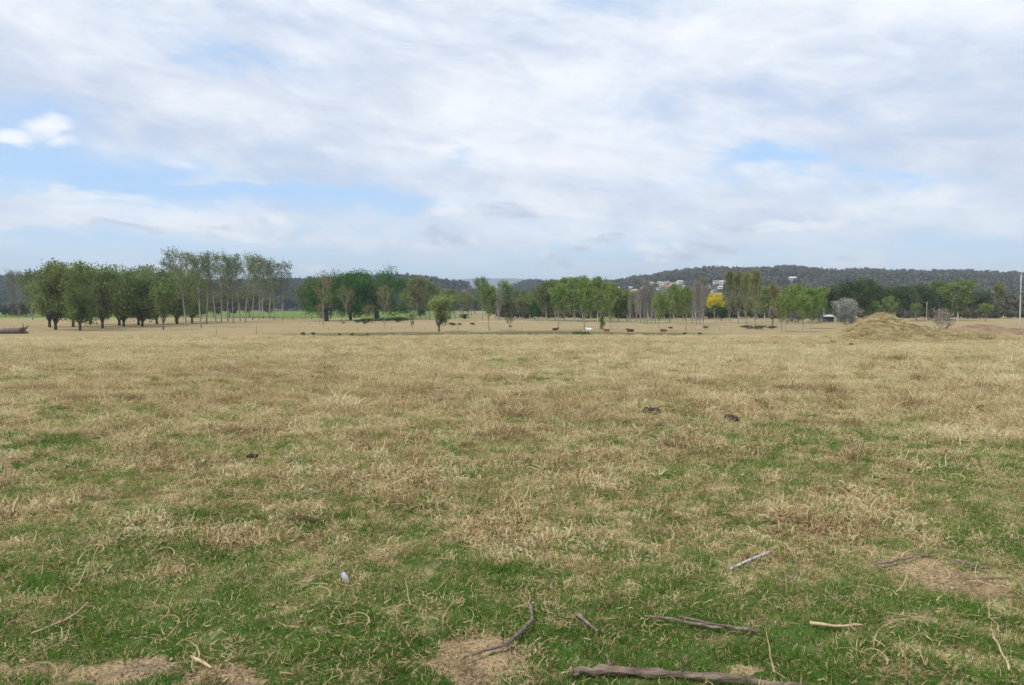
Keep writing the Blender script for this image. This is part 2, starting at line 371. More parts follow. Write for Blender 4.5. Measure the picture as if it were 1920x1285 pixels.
def fields(x, y):
    """dry (0-1), soil (0-1), lush (0-1), bank (0-1) over the land"""
    x = np.asarray(x, float); y = np.asarray(y, float); d = np.hypot(x, y)
    clump = fbm(x * 4.4, y * 4.4, 71, 4, .7); broad = fbm(x * .28, y * .28, 81, 3)
    dd = np.interp(d, [0, 3.2, 4.3, 5.5, 7.5, 10, 14, 20, 35, 90], [.20, .26, .44, .66, .76, .80, .82, .83, .84, .84])
    dd = np.where(y < 0, .5, dd)
    dry = dd + (clump - .5) * 1.5 + (broad - .5) * .28 - patchsum(x, y, GREENP) * .42 + patchsum(x, y, DRYP) * .45
    dry = np.clip(dry, 0, 1); dry = np.where(y > 90, .9, dry)
    soil = patchsum(x, y, SOILP) + (fbm(x * 2.0, y * 2.0, 93, 2, .5) - .5) * 1.7 + (fbm(x * 7.5, y * 7.5, 91, 4, .75) - .5) * 1.9 - .08
    soil = sst(soil, .38, .80) * (d < 14) * (y > 0)
    u = x / np.maximum(y, 1.)
    ln = (fbm(x * .004, y * .004, 101, 3) - .5)
    lush = sst(y + ln * 60, 415, 440) * (1 - sst(u, -.10, -.02)) * (y > 0) + .8 * sst(y, 330, 345) * (1 - sst(y, 352, 380)) * sst(u, .02, .04) * (1 - sst(u, .2, .26))
    lush = np.clip(lush, 0, 1)
    cr = sst(u, -.36, -.24) * (1 - sst(u, .20, .30)); yb = 172 + 5 * np.sin(x * .06 + 1) + 3 * np.sin(x * .17)
    plain = sst(y + (fbm(x * .03, y * .03, 121, 3) - .5) * 30, 95, 125)
    bank = cr * np.exp(-((y - yb + 2) / 11) ** 2) * sst(fbm(x * .06, y * .1, 111, 3), .0, .36)
    return dry, soil, lush, bank, plain

# mounds of spoil at the right edge of the paddock (their feet found from the land itself)
mc = at(1690, 640); m2 = (lambda d: Vector(((1838 - 960) / FPX * d, d, 0)))(128.0); m3 = at(1592, 634)
MOUNDS += [(mc.x, mc.y, [(-.9, 2.2, 4.2, 4.2, 2.85), (.3, 2.4, 4.4, 4.2, 2.45), (2.6, 3.0, 4.6, 4.0, 1.75), (-2.6, 1.7, 2.8, 3.0, 1.1), (1.0, 0.4, 4.6, 3.6, 1.1), (4.8, 3.2, 4.2, 4, 1.0), (0, 1.5, 7.2, 5.5, 1.15), (5.5, 2.5, 5.5, 4.5, .9), (8.0, 3.4, 5.5, 4, .75), (10.5, 4, 5, 4, .5)]),
           (m2.x, m2.y, [(0, 0, 12, 9, 3.5), (6, 1, 11, 7, 2.8), (-5, 2, 8, 6, 2.8)]),
           (m3.x, m3.y, [(0, 0, 1.5, 1.3, .72), (.6, .1, .9, .9, .55), (-1.0, .1, 1.3, 1.2, .4)])]

# ------------------------------------------------------------------ ground sheet
def ground_mesh():
    r = np.concatenate([np.linspace(1.2, 12, 250), np.geomspace(12.06, 100, 150)[0:], np.geomspace(101, 20000, 150)])
    a = np.concatenate([np.linspace(-50, 50, 380), np.linspace(50, 310, 68)[1:-1]]) * math.pi / 180
    R, A = np.meshgrid(r, a, indexing='ij'); x, y = R * np.sin(A), R * np.cos(A)
    z = ground_z(x, y) ; nr, na = R.shape
    V_ = np.stack([x, y, z], -1).reshape(-1, 3)
    i = np.arange(nr - 1)[:, None] * na; j = np.arange(na)[None]; j2 = (j + 1) % na
    F_ = np.stack([i + j, i + na + j, i + na + j2, i + j2], -1).reshape(-1, 4)
    c = len(V_); V_ = np.vstack([V_, [[0, 0, float(ground_z(0., 0.))]]])
    jj = np.arange(0, na, 1); F2 = np.stack([np.full(na, c), jj, (jj + 1) % na], -1)
    me = bpy.data.meshes.new('ground')
    # quads plus a fan of triangles round the foot of the camera
    nq, ntri = len(F_), len(F2)
    me.vertices.add(len(V_)); me.vertices.foreach_set('co', V_.astype(np.float32).ravel())
    li = np.concatenate([F_.ravel(), F2.ravel()]).astype(np.int32); me.loops.add(len(li)); me.loops.foreach_set('vertex_index', li)
    ls = np.concatenate([np.arange(nq) * 4, nq * 4 + np.arange(ntri) * 3]).astype(np.int32); me.polygons.add(nq + ntri); me.polygons.foreach_set('loop_start', ls)
    me.polygons.foreach_set('use_smooth', np.ones(nq + ntri, bool)); me.update(calc_edges=True)
    f = fields(V_[:, 0], V_[:, 1])
    for n_, v in zip(('dry', 'soil', 'lush', 'bank', 'plain'), f):
        me.attributes.new(n_, 'FLOAT', 'POINT').data.foreach_set('value', v.astype(np.float32))
    return me
def ground_mat():
    m, gg, o = new_mat('paddock_ground')
    at_ = lambda n_: gg.n('ShaderNodeAttribute', attribute_name=n_).outputs['Fac']
    ge = gg.n('ShaderNodeNewGeometry'); p = ge.outputs['Position']
    f1 = gg.noise(p, 34, 5, .7); f2 = gg.noise(p, 4.5, 5, .6); f3 = gg.noise(p, .35, 5, .6); f4 = gg.noise(p, .03, 4, .6); f5 = gg.noise(p, 1.2, 6, .7)
    straw = gg.mix(gg.ss(f1, .3, .7), (.20, .15, .08), (.46, .38, .225))
    straw = gg.mix(gg.ss(f5, .38, .68), straw, (.40, .36, .185)); straw = gg.mix(gg.m('MULTIPLY', gg.ss(f3, .4, .66), .6), straw, (.35, .27, .15))
    straw = gg.mix(gg.m('MULTIPLY', gg.ss(f4, .42, .62), .5), straw, (.42, .365, .195))
    grn = gg.mix(gg.ss(f1, .3, .7), (.055, .095, .026), (.11, .18, .05)); grn = gg.mix(gg.m('MULTIPLY', gg.ss(f2, .4, .7), .55), grn, (.13, .115, .055))
    col = gg.mix(gg.ss(gg.m('ADD', at_('dry'), gg.m('MULTIPLY', gg.m('SUBTRACT', f2, .5), .9)), .38, .72), grn, straw)
    sand = gg.mix(gg.ss(f2, .38, .64), (.40, .30, .18), (.26, .195, .125)); sand = gg.mix(gg.ss(f1, .52, .74), sand, (.15, .105, .07))
    col = gg.mix(gg.ss(gg.m('ADD', at_('soil'), gg.m('MULTIPLY', gg.m('SUBTRACT', f2, .5), .5)), .3, .6), col, sand)
    col = gg.mix(gg.m('MULTIPLY', at_('plain'), .85), col, gg.mix(gg.ss(f3, .35, .65), (.33, .265, .15), (.25, .20, .115)))
    col = gg.mix(at_('bank'), col, gg.mix(gg.ss(f3, .35, .65), (.060, .078, .030), (.12, .10, .055)))
    lus = gg.mix(gg.ss(f4, .35, .65), (.100, .170, .040), (.165, .215, .062))
    col = gg.mix(at_('lush'), col, lus)
    b = gg.n('ShaderNodeBump'); b.inputs['Strength'].default_value = .8; b.inputs['Distance'].default_value = .05
    gg.put(b.inputs['Height'], gg.m('ADD', gg.m('MULTIPLY', f2, .6), gg.m('MULTIPLY', f1, .35)))
    b2 = gg.n('ShaderNodeBump'); b2.inputs['Strength'].default_value = .7; b2.inputs['Distance'].default_value = .5; gg.put(b2.inputs['Height'], f5); gg.put(b2.inputs['Normal'], b.outputs[0])
    pr = gg.n('ShaderNodeBsdfDiffuse'); gg.put(pr.inputs[0], col); gg.put(pr.inputs['Normal'], b2.outputs[0]); gg.t.links.new(pr.outputs[0], o.inputs[0]); return m
M['ground'] = ground_mat()
me = ground_mesh(); me.materials.append(M['ground'])
tag(obj('ground', me), 'grazed paddock of dry straw and green grass running to the plain', None, None, 'structure')

# pale farm track along the foot of the far trees
tb = MB(); tx = np.linspace(-14, 96, 60)
ty = 322 - .02 * tx + 2 * np.sin(tx * .06); L_, R_ = np.stack([tx, ty - 3.2, ground_z(tx, ty - 3.2) + .05], 1), np.stack([tx, ty + 3.2, ground_z(tx, ty + 3.2) + .05], 1)
tv = np.stack([L_, R_], 1).reshape(-1, 3); i = np.arange(59) * 2; tb.add(tv, np.stack([i, i + 2, i + 3, i + 1], 1))
tag(tb.build('track', surf('pale_gravel', (.42, .37, .28), (.55, .50, .40), .8)), 'pale gravel track along the foot of the far trees', None, None, 'structure')

# ------------------------------------------------------------------ hills
def hill_mesh(h, nm):
    u = np.linspace(*h['u'], h['nu']); y = np.linspace(h['y0'], h['y1'] * 1.35, 70); Yg, Ug = np.meshgrid(y, u, indexing='ij'); x = Ug * Yg
    z = hill_z(h, x, Yg); z = np.where((Ug <= u[0]) | (Ug >= u[-1]), np.minimum(z, PLAIN - 3) if h['y1'] < 4000 else z, z)
    z[0] = np.minimum(z[0], PLAIN - 3); n0, n1_ = z.shape
    i = np.arange(n0 - 1)[:, None] * n1_; j = np.arange(n1_ - 1)[None]
    return mesh_np(nm, np.stack([x, Yg, z], -1).reshape(-1, 3), np.stack([i + j, i + j + 1, i + n1_ + j + 1, i + n1_ + j], -1).reshape(-1, 4), None, True)
def hill_mat():
    m, gg, o = new_mat('hill_scrub'); ge = gg.n('ShaderNodeNewGeometry'); p = ge.outputs['Position']
    f = gg.noise(p, .012, 6, .6); q = gg.noise(p, .12, 4, .7)
    col = gg.mix(gg.ss(f, .46, .60), (.055, .055, .035), (.24, .19, .11)); col = gg.mix(gg.ss(q, .35, .65), col, (.09, .085, .05))
    d = gg.n('ShaderNodeBsdfDiffuse'); gg.put(d.inputs[0], col); gg.t.links.new(d.outputs[0], o.inputs[0]); return m
M['hill'] = hill_mat(); M['ridge'] = surf('far_ridge_forest', (.035, .045, .030), (.060, .068, .045), .004)
HL = dict(right='long wooded hill with houses on its slope, right side', left='dark wooded hill behind the poplars and oaks', middle='small round wooded hill beside the blue ridge', blue='distant flat blue ridge in the gap between hills')
for k, h in HILLS.items():
    hm = hill_mesh(h, 'hill'); hm.materials.append(M['ridge'] if k == 'blue' else M['hill'])
    tag(obj('hill', hm), HL[k], None, None, 'structure')

# ------------------------------------------------------------------ scattering for uncountable stuff
def source_coll(name, meshes):
    c = bpy.data.collections.new(name)
    for i, me_ in enumerate(meshes):
        o = bpy.data.objects.new('%s_%02d' % (name, i), me_); c.objects.link(o)
    return c
def scatter(name, coll, pos, rot, scl, idx, tone, label, cat):
    me_ = bpy.data.meshes.new(name); n = len(pos); me_.vertices.add(n); me_.vertices.foreach_set('co', np.asarray(pos, np.float32).ravel())
    for an, ty_, v in (('rot', 'FLOAT_VECTOR', rot), ('scl', 'FLOAT_VECTOR', scl)):
        me_.attributes.new(an, ty_, 'POINT').data.foreach_set('vector', np.asarray(v, np.float32).ravel())
    me_.attributes.new('idx', 'INT', 'POINT').data.foreach_set('value', np.asarray(idx, np.int32))
    me_.attributes.new('tone', 'FLOAT', 'POINT').data.foreach_set('value', np.asarray(tone, np.float32))
    o = obj(name, me_); md = o.modifiers.new('scatter', 'NODES'); t = bpy.data.node_groups.new(name, 'GeometryNodeTree'); md.node_group = t
    t.interface.new_socket('Geometry', in_out='INPUT', socket_type='NodeSocketGeometry'); t.interface.new_socket('Geometry', in_out='OUTPUT', socket_type='NodeSocketGeometry')
    N = t.nodes; gi, go = N.new('NodeGroupInput'), N.new('NodeGroupOutput'); ip = N.new('GeometryNodeInstanceOnPoints'); ci = N.new('GeometryNodeCollectionInfo')
    ci.inputs['Collection'].default_value = coll; ci.inputs['Separate Children'].default_value = True; ci.inputs['Reset Children'].default_value = True
    def na(an, ty_):
        q = N.new('GeometryNodeInputNamedAttribute'); q.data_type = ty_; q.inputs['Name'].default_value = an; return q.outputs['Attribute']
    l = t.links.new
    l(gi.outputs[0], ip.inputs['Points']); l(ci.outputs[0], ip.inputs['Instance']); ip.inputs['Pick Instance'].default_value = True
    l(na('idx', 'INT'), ip.inputs['Instance Index']); l(na('rot', 'FLOAT_VECTOR'), ip.inputs['Rotation']); l(na('scl', 'FLOAT_VECTOR'), ip.inputs['Scale']); l(ip.outputs[0], go.inputs[0])
    return tag(o, label, cat, None, 'stuff')

# ---- tuft meshes
def stems(B, Sg, rad, l0, l1, tilt, curl, w, droop):
    a = rng.random(B) * 2 * np.pi; r = rad * np.sqrt(rng.random(B)); p = np.stack([r * np.cos(a), r * np.sin(a), np.zeros(B)], 1)
    az = a + rng.normal(size=B) * .9; ti = np.clip(tilt + rng.normal(size=B) * .35, .05, 1.5); L = l0 + (l1 - l0) * rng.random(B) ** 1.5; st = L / (Sg - 1)
    out_ = [p.copy()]; daz = rng.normal(size=B) * curl; dt = droop * (.5 + rng.random(B))
    for s in range(Sg - 1):
        dv = np.stack([np.sin(ti) * np.cos(az), np.sin(ti) * np.sin(az), np.cos(ti)], 1); p = p + dv * st[:, None]; p[:, 2] = np.maximum(p[:, 2], .004); out_.append(p.copy())
        az = az + daz + rng.normal(size=B) * curl * .5; ti = ti + dt + rng.normal(size=B) * .32
    paths = np.stack(out_, 1); ww = (w * (.6 + .8 * rng.random(B)))[:, None] * np.linspace(1, .35, Sg)[None]
    return paths, ww
def tuft(name, mat, parts, mat2=None, parts2=()):
    b = MB()
    for a in parts: b.ribbons(*stems(*a))
    n0 = sum(len(f) for f in b.f)
    for a in parts2: b.ribbons(*stems(*a))
    me_ = b.mesh(name, mat)
    if mat2:
        me_.materials.append(mat2); mi = np.zeros(len(me_.polygons), np.int32); mi[n0:] = 1; me_.polygons.foreach_set('material_index', mi)
    return me_
straw_near = [tuft('straw_tuft', M['straw'], [(n_, 6, r_, l_ * .4, l_, ti_, .85, .0068, dr_), (24, 4, r_ * 1.1, .02, .055, .85, .9, .0078, .42)])
              for n_, r_, l_, ti_, dr_ in [(22, .08, .07, .9, .3), (26, .09, .08, 1.0, .25), (20, .07, .09, .6, .4), (18, .07, .10, .6, .34), (18, .06, .11, .5, .4), (16, .065, .105, .55, .4), (14, .06, .11, .5, .4), (24, .085, .085, .7, .45)]]
straw_far = [tuft('straw_clump', M['straw'], [(40, 6, .16, .10, .26, .65, .5, .0085, .30), (30, 4, .17, .05, .12, .8, .7, .012, .35)]) for _ in range(6)]
green_near = [tuft('green_tuft', M['green'], [(30, 4, .055, .022, .058, .4, .25, .0036, .22)], M['straw'], [(k_, 4, .06, .02, .06, .7, .6, .0042, .35)]) for k_ in (2, 4, 6, 8, 10, 14)]
green_far = [tuft('green_clump', M['green'], [(62, 4, .16, .04, .10, .4, .3, .0085, .25)], M['straw'], [(k_, 4, .16, .04, .11, .7, .6, .009, .35)]) for k_ in (8, 14, 20, 26, 32)]
litter = [tuft('straw_litter', M['straw'], [(3, 6, .12, .05, .15, 1.42, .35, .0045, .06), (14, 3, .14, .015, .045, 1.3, .6, .005, .12)]) for _ in range(6)]

def sample_sector(d0, d1, per_m2, half=44):
    h = math.radians(half); n = int(h * (d1 * d1 - d0 * d0) * per_m2); d = np.sqrt(d0 * d0 + rng.random(n) * (d1 * d1 - d0 * d0)); a = (rng.random(n) * 2 - 1) * h
    return d * np.sin(a), d * np.cos(a)
def build_grass():
    def put(rings, keep, size, n_src, tone, tiltmax, zs):
        P_, Sc, T_ = [], [], []
        for d0, d1, per, k in rings:
            x, y = sample_sector(d0, d1, per); dry, soil, lush, bank, plain = fields(x, y); d = np.hypot(x, y)
            pr = keep(x, y, d, dry, soil) * np.where(mound_add(x, y) > .25, .7, 1); m_ = rng.random(len(x)) < pr; x, y, d, dry = x[m_], y[m_], d[m_], dry[m_]
            P_.append(np.stack([x, y, ground_z(x, y) + mound_add(x, y) - .006], 1)); s = size(x, y, d, dry) * k * (.7 + .6 * rng.random(len(x))); Sc.append(s); T_.append(tone(x, y, dry))
        P_ = np.vstack(P_); s = np.concatenate(Sc); n = len(P_)
        return P_, np.stack([rng.normal(size=n) * tiltmax, rng.normal(size=n) * tiltmax, rng.random(n) * 6.283], 1), np.stack([s, s, s * zs(n)], 1), rng.integers(0, n_src, n), np.concatenate(T_)
    lump = lambda x, y: .5 * fbm(x * 2.2, y * 2.2, 131, 3, .6) + .5 * fbm(x * .7, y * .7, 133, 3, .6)
    s_keep = lambda x, y, d, dry, soil: np.clip(.06 + .62 * sst(dry + (fbm(x * 5.5, y * 5.5, 137, 2) - .5) * .9, .10, .95) + .32 * sst(d, 7, 16) * sst(dry, .3, .8), 0, 1) * (1 - .75 * soil)
    tuss = lambda x, y: sst(fbm(x * 1.9, y * 1.9, 191, 3, .6), .60, .74)
    s_size = lambda x, y, d, dry: (.62 + .38 * sst(d, 3.6, 6.5)) * (.50 + .55 * tuss(x, y) * (d > 6) + 1.1 * sst(lump(x, y), .25, .75) * (.5 + .5 * dry))
    s_tone = lambda x, y, dry: np.clip(.60 + .85 * (fbm(x * 1.6, y * 1.6, 141, 3) - .5) + .5 * (fbm(x * .12, y * .12, 143, 3) - .5) + rng.normal(size=len(x)) * .24 - .12 * np.clip(1 - np.hypot(x, y) / 14, 0, 1) + .16 * sst(np.hypot(x, y), 18, 60) - .11 * tuss(x, y) * (np.hypot(x, y) > 9), .02, .98)  # tone patches partly paint in shade between tussocks; far lift offsets blade self-shadow
    a = put([(2.4, 7, 150, 1.05), (7, 13, 150, 1.2)], s_keep, s_size, 8, s_tone, .2, lambda n: .7 + .6 * rng.random(n))
    scatter('dry_grass', source_coll('straw_tuft', straw_near), *a, 'curled tan dead grass in the near paddock', 'grass')
    b = put([(12.2, 28, 34, 1.0), (28, 92, 17, 1.25)], s_keep, s_size, 6, s_tone, .15, lambda n: .5 + .7 * rng.random(n) ** 2)
    scatter('dry_grass', source_coll('straw_clump', straw_far), *b, 'pale dead grass over the farther paddock and mounds', 'grass')
    g_keep = lambda x, y, d, dry, soil: np.clip(1.05 - .6 * sst(dry, .45, .98), .45 + .3 * sst(d, 9, 20), 1) * (1 - sst(soil, .2, .75))
    g_size = lambda x, y, d, dry: .75 + .5 * fbm(x * 1.3, y * 1.3, 151, 3)
    g_tone = lambda x, y, dry: np.clip(.35 + .7 * (fbm(x * .8, y * .8, 161, 3) - .5) + .35 * dry + rng.normal(size=len(x)) * .14 + .25 * sst(np.hypot(x, y), 15, 50), .02, .98)
    c = put([(2.4, 7, 430, 1.0), (7, 13, 260, 1.25)], g_keep, g_size, 6, g_tone, .1, lambda n: .7 + .5 * rng.random(n))
    scatter('green_grass', source_coll('green_tuft', green_near), *c, 'short fresh green grass in the near paddock', 'grass')
    d = put([(12.2, 28, 22, 1.0), (28, 90, 13, 1.4)], g_keep, g_size, 5, g_tone, .1, lambda n: .6 + .4 * rng.random(n))
    scatter('green_grass', source_coll('green_clump', green_far), *d, 'green grass showing between straw in the farther paddock', 'grass')
    oc = np.array([[1, 0, 0], [0, 1, 0], [-1, 0, 0], [0, -1, 0], [0, 0, .8], [0, 0, -.8]], float); of = [[0, 1, 4, 4], [1, 2, 4, 4], [2, 3, 4, 4], [3, 0, 4, 4], [1, 0, 5, 5], [2, 1, 5, 5], [3, 2, 5, 5], [0, 3, 5, 5]]
    def crumb():
        V_, F_ = [], []
        for i in range(7):
            c = np.array([rng.normal() * .05, rng.normal() * .05, .002]); V_.append(oc * rng.uniform(.003, .011) * rng.uniform(.6, 1.4, (6, 3)) + c); F_ += [[a_ + 6 * i for a_ in f_[:3]] for f_ in of]
        return mesh_np('soil_crumb', np.vstack(V_), F_, M['crumb'])
    cr_ = put([(2.4, 7, 60, 1.0)], lambda x, y, d, dry, soil: soil, lambda x, y, d, dry: .7 + .8 * rng.random(len(x)), 5, lambda x, y, dry: rng.random(len(x)), .05, lambda n: np.ones(n))
    cr_[0][:, 2] += .008
    scatter('soil_crumbs', source_coll('soil_crumb', [crumb() for _ in range(5)]), *cr_, 'small earth crumbs strewn over the bare soil patches', 'soil')
    l_keep = lambda x, y, d, dry, soil: np.clip(.22 + .9 * soil + .2 * dry, 0, 1)
    e = put([(2.4, 10, 110, 1.0)], l_keep, lambda x, y, d, dry: .8 + .7 * rng.random(len(x)), 6, lambda x, y, dry: np.clip(.28 + rng.normal(size=len(x)) * .2, 0, 1), .05, lambda n: np.ones(n))
    e[0][:, 2] += .012 + .035 * rng.random(len(e[0]))
    scatter('straw_litter', source_coll('straw_litter', litter), *e, 'loose dead stalks lying over soil and short grass', 'litter')
build_grass()

# ------------------------------------------------------------------ mounds
def mound_obj(k, label, m_):
    mx, my, lobes = MOUNDS[k]; r = max(max(l[2], l[3]) + max(abs(l[0]), abs(l[1])) for l in lobes) + .5; n = 90
    gx, gy = np.meshgrid(np.linspace(-r, r, n), np.linspace(-r, r, n), indexing='ij'); x, y = gx + mx, gy + my
    add = np.zeros_like(x)
    for dx, dy, rx, ry, h in lobes: add = np.maximum(add, h * np.clip(1 - np.sqrt(((gx - dx) / rx) ** 2 + ((gy - dy) / ry) ** 2 + .03), 0, 1) ** .9)
    bump = (fbm(x * 1.2, y * 1.2, 171, 4) - .5) * .36 * sst(add, .1, .6)
    z = ground_z(x, y) + np.where(add > .0, add + bump + .004, -.3)
    i = np.arange(n - 1)[:, None] * n; j = np.arange(n - 1)[None]; V_ = np.stack([gx, gy, z - float(ground_z(mx, my))], -1).reshape(-1, 3)
    o = obj('earth_mound', mesh_np('earth_mound', V_, np.stack([i + j, i + n + j, i + n + j + 1, i + j + 1], -1).reshape(-1, 4), m_, True), None, (mx, my, float(ground_z(mx, my))))
    tag(o, label, 'mound', 'spoil mounds at the paddock edge')
M['mound'] = surf('mound_straw', (.15, .11, .06), (.37, .295, .155), 1.3, .95, 1.0, 4)
M['mound_brown'] = surf('mound_brown_earth', (.15, .095, .055), (.26, .18, .105), .5, .95, .9, 3)
mound_obj(0, 'large peaked earth mound overgrown with straw at the paddock edge', M['mound'])
mound_obj(1, 'low bare brown earth mound behind the large straw-covered mound', M['mound_brown'])
mound_obj(2, 'small straw-covered heap just left of the large mound', M['mound'])

# ------------------------------------------------------------------ trees
def tree_meshes(key, H, Wd, base, nl, angs, prof, nleaf, lsz, tr, leafm, barkm, multi=0, sub=4, spread=.07, bare=False, seed=0, top=.96, lobe=0.0, gap=0.0):
    r = np.random.default_rng(seed * 101 + sum(map(ord, key)))
    tb_, cen = MB(), []
    lean = r.normal(size=2) * .02 * H
    def tp(t): return np.array([lean[0] * t + .012 * H * math.sin(5 * t + seed), lean[1] * t + .012 * H * math.cos(4 * t + seed), t * H])
    if multi:
        mains = []
        for k in range(multi):
            az = k * 2.4 + r.random() * .8; out_ = Wd * .5 * (.35 + .55 * r.random()); hh = H * (.68 + .26 * r.random()); n = 7; q = np.linspace(0, 1, n)
            p = np.stack([np.cos(az) * out_ * q ** .8, np.sin(az) * out_ * q ** .8, base * H + (hh - base * H) * q], 1); p[1:] += r.normal(size=(n - 1, 3)) * .012 * H
            tb_.tube(p, tr * .62 * (1 - q) ** .8 + .02, 5, False); mains.append(p)
        q = np.linspace(0, 1, 4); tb_.tube(np.stack([0 * q, 0 * q, (-.02 + (base + .05) * q) * H], 1), tr * (1.25 - .35 * q), 7, False)
        limbs = [(m_, t, az) for m_ in mains for t, az in [(r.uniform(.04, .95), r.random() * 6.28) for _ in range(max(2, nl // multi))]]
    else:
        q = np.linspace(-.02, top, 9); tb_.tube([tp(t) for t in q], tr * np.clip(1.12 - q, .06, 2) ** 1.1, 6, False)
        limbs = [(None, base + (top - base) * ((k + r.random()) / nl), k * 2.4 + r.random()) for k in range(nl)]
    for m_, t, az in limbs:
        if m_ is None: s = tp(t); tt = (t - base) / (1 - base)
        else:
            f = t * (len(m_) - 1); i0 = int(f); s = m_[i0] + (m_[min(i0 + 1, len(m_) - 1)] - m_[i0]) * (f - i0); tt = np.clip((s[2] / H - base) / (1 - base), 0, 1)
        R0 = Wd * .5 * prof(tt) * (.75 + .35 * r.random()); an = math.radians(angs[0] + (angs[1] - angs[0]) * r.random())
        out_ = R0 if m_ is None else R0 * .65; up = min(out_ / math.tan(an), (1.0 - s[2] / H) * H * .92 + .02 * H)
        dv = np.array([math.cos(az) * out_, math.sin(az) * out_, up]); q = np.linspace(0, 1, 5)
        p = s + dv * np.stack([q, q, q ** 1.25 if an < 1.0 else q ** .8], 1); p[1:] += r.normal(size=(4, 3)) * .008 * H
        rho = min(1.0, math.hypot(p[-1][0], p[-1][1]) / (Wd * .5)); zc = H * (1.0 - .30 * rho ** 1.5 * r.random() - .10 * r.random())
        if p[-1][2] > zc: p[:, 2] = s[2] + (p[:, 2] - s[2]) * max(.15, (zc - s[2]) / max(p[-1][2] - s[2], .01))
        tb_.tube(p, tr * .30 * np.linspace(1, .18, 5) * (1.15 - .6 * tt) + .012, 4, False)
        cen += [p[-1], p[-2] * .4 + p[-1] * .6, p[-2], p[2]] if not bare else []
        for k in range(sub):
            f = .3 + .7 * r.random(); i0 = min(int(f * 4), 3); s2 = p[i0] + (p[i0 + 1] - p[i0]) * (f * 4 - i0)
            d2 = r.normal(size=3) * np.array([1, 1, .8]); d2 /= np.linalg.norm(d2); d2 = d2 + dv / (np.linalg.norm(dv) + 1e-6) * 1.0 + np.array([0, 0, .5]); d2 *= (.055 * H + .16 * out_) * (.6 + .7 * r.random()) / np.linalg.norm(d2)
            e_ = s2 + d2; md_ = s2 + d2 * .5 + r.normal(size=3) * .006 * H; tb_.tube([s2, md_, e_], [.022, .017, .009] if not bare else [.032, .024, .014], 3, False)
            cen += [e_, md_, e_]
            if bare:
                for _ in range(3):
                    d3 = d2 * .5 + r.normal(size=3) * .018 * H; tb_.tube([md_, md_ + d3 * .6, md_ + d3 + np.array([0, 0, .01 * H])], [.018, .014, .008], 3, False)
    trunk = tb_.mesh('trunk', barkm, False)
    cen = np.array(cen)
    if gap: cen = cen[r.random(len(cen)) > gap]
    c = cen[r.integers(0, len(cen), nleaf)]
    sp_ = spread * Wd * (1 + lobe * r.random(len(cen)))[r.integers(0, len(cen), nleaf)]
    pts = c + np.clip(r.normal(size=(nleaf, 3)), -1.55, 1.55) * sp_[:, None] * np.array([1, 1, .9]); pts[:, 2] = np.clip(pts[:, 2], .05 * H, None)
    cb = MB(); cb.quads(pts, lsz * (.6 + .8 * r.random(nleaf)), r)
    return trunk, cb.mesh('crown', leafm), H, Wd
oval = lambda t: max(.18, math.sin(math.pi * min(max(t * .86 + .12, 0), 1)) ** .7)
cone = lambda t: max(.10, (1 - t) ** .65)
col_ = lambda t: max(.25, min(1, t * 4 + .4) * (1 - t) ** .35)
vase = lambda t: max(.3, min(1, .35 + t * 1.0))
dome = lambda t: max(.35, math.sqrt(max(0, 1 - t * t * .92)))
PROTO = {}
def proto(kind, variants, **kw):
    PROTO[kind] = [tree_meshes(kind, seed=i + 1, **kw) for i in range(variants)]
proto('willow', 5, H=19, Wd=10.5, base=.07, nl=42, angs=(18, 75), prof=lambda t: max(.3, 1 - .55 * t * t), nleaf=7000, lsz=.34, tr=.34, leafm=M['l_willow'], barkm=M['darkb'], multi=6, sub=4, spread=.085)
proto('smallwillow', 2, H=11, Wd=9, base=.13, nl=26, angs=(20, 50), prof=oval, nleaf=3200, lsz=.32, tr=.30, leafm=M['l_willow'], barkm=M['bark'], multi=6, sub=4, spread=.08)
proto('poplar', 5, H=23, Wd=6.0, base=.30, nl=26, angs=(18, 38), prof=lambda t: max(.3, .6 + .5 * t - .55 * t * t), nleaf=1900, lsz=.27, tr=.24, leafm=M['l_poplar'], barkm=M['greyb'], sub=4, spread=.09, gap=.2)
proto('oak', 3, H=20, Wd=24, base=.12, nl=22, angs=(40, 104), prof=dome, nleaf=13000, lsz=.40, tr=.85, leafm=M['l_oak'], barkm=M['darkb'], sub=6, spread=.042, lobe=.9, top=.86)
proto('palesparse', 3, H=13, Wd=6.5, base=.22, nl=18, angs=(22, 45), prof=oval, nleaf=900, lsz=.22, tr=.14, leafm=M['l_pale'], barkm=M['midb'], sub=4, spread=.07)
proto('fieldpoplar', 4, H=12, Wd=5.5, base=.20, nl=24, angs=(18, 40), prof=oval, nleaf=1900, lsz=.30, tr=.17, leafm=M['l_bright'], barkm=M['greyb'], sub=4, spread=.085)
proto('whitepoplar', 4, H=18, Wd=9, base=.16, nl=26, angs=(22, 50), prof=oval, nleaf=4600, lsz=.40, tr=.24, leafm=M['l_bright'], barkm=M['pale'], sub=5, spread=.075)
proto('lombardy', 4, H=18, Wd=4.2, base=.06, nl=46, angs=(6, 15), prof=col_, nleaf=2900, lsz=.30, tr=.26, leafm=M['l_lomb'], barkm=M['greyb'], sub=4, spread=.085)
proto('greylombardy', 2, H=17, Wd=4.2, base=.06, nl=46, angs=(6, 15), prof=col_, nleaf=1000, lsz=.28, tr=.24, leafm=M['l_olive'], barkm=M['greyb'], sub=5, spread=.08)
proto('bare', 3, H=15, Wd=3.6, base=.05, nl=40, angs=(6, 16), prof=col_, nleaf=160, lsz=.16, tr=.22, leafm=M['twig'], barkm=M['greyb'], sub=5, spread=.07, bare=True)
proto('olivetree', 3, H=14, Wd=7, base=.18, nl=24, angs=(20, 48), prof=oval, nleaf=2400, lsz=.36, tr=.2, leafm=M['l_olive'], barkm=M['greyb'], sub=4, spread=.085)
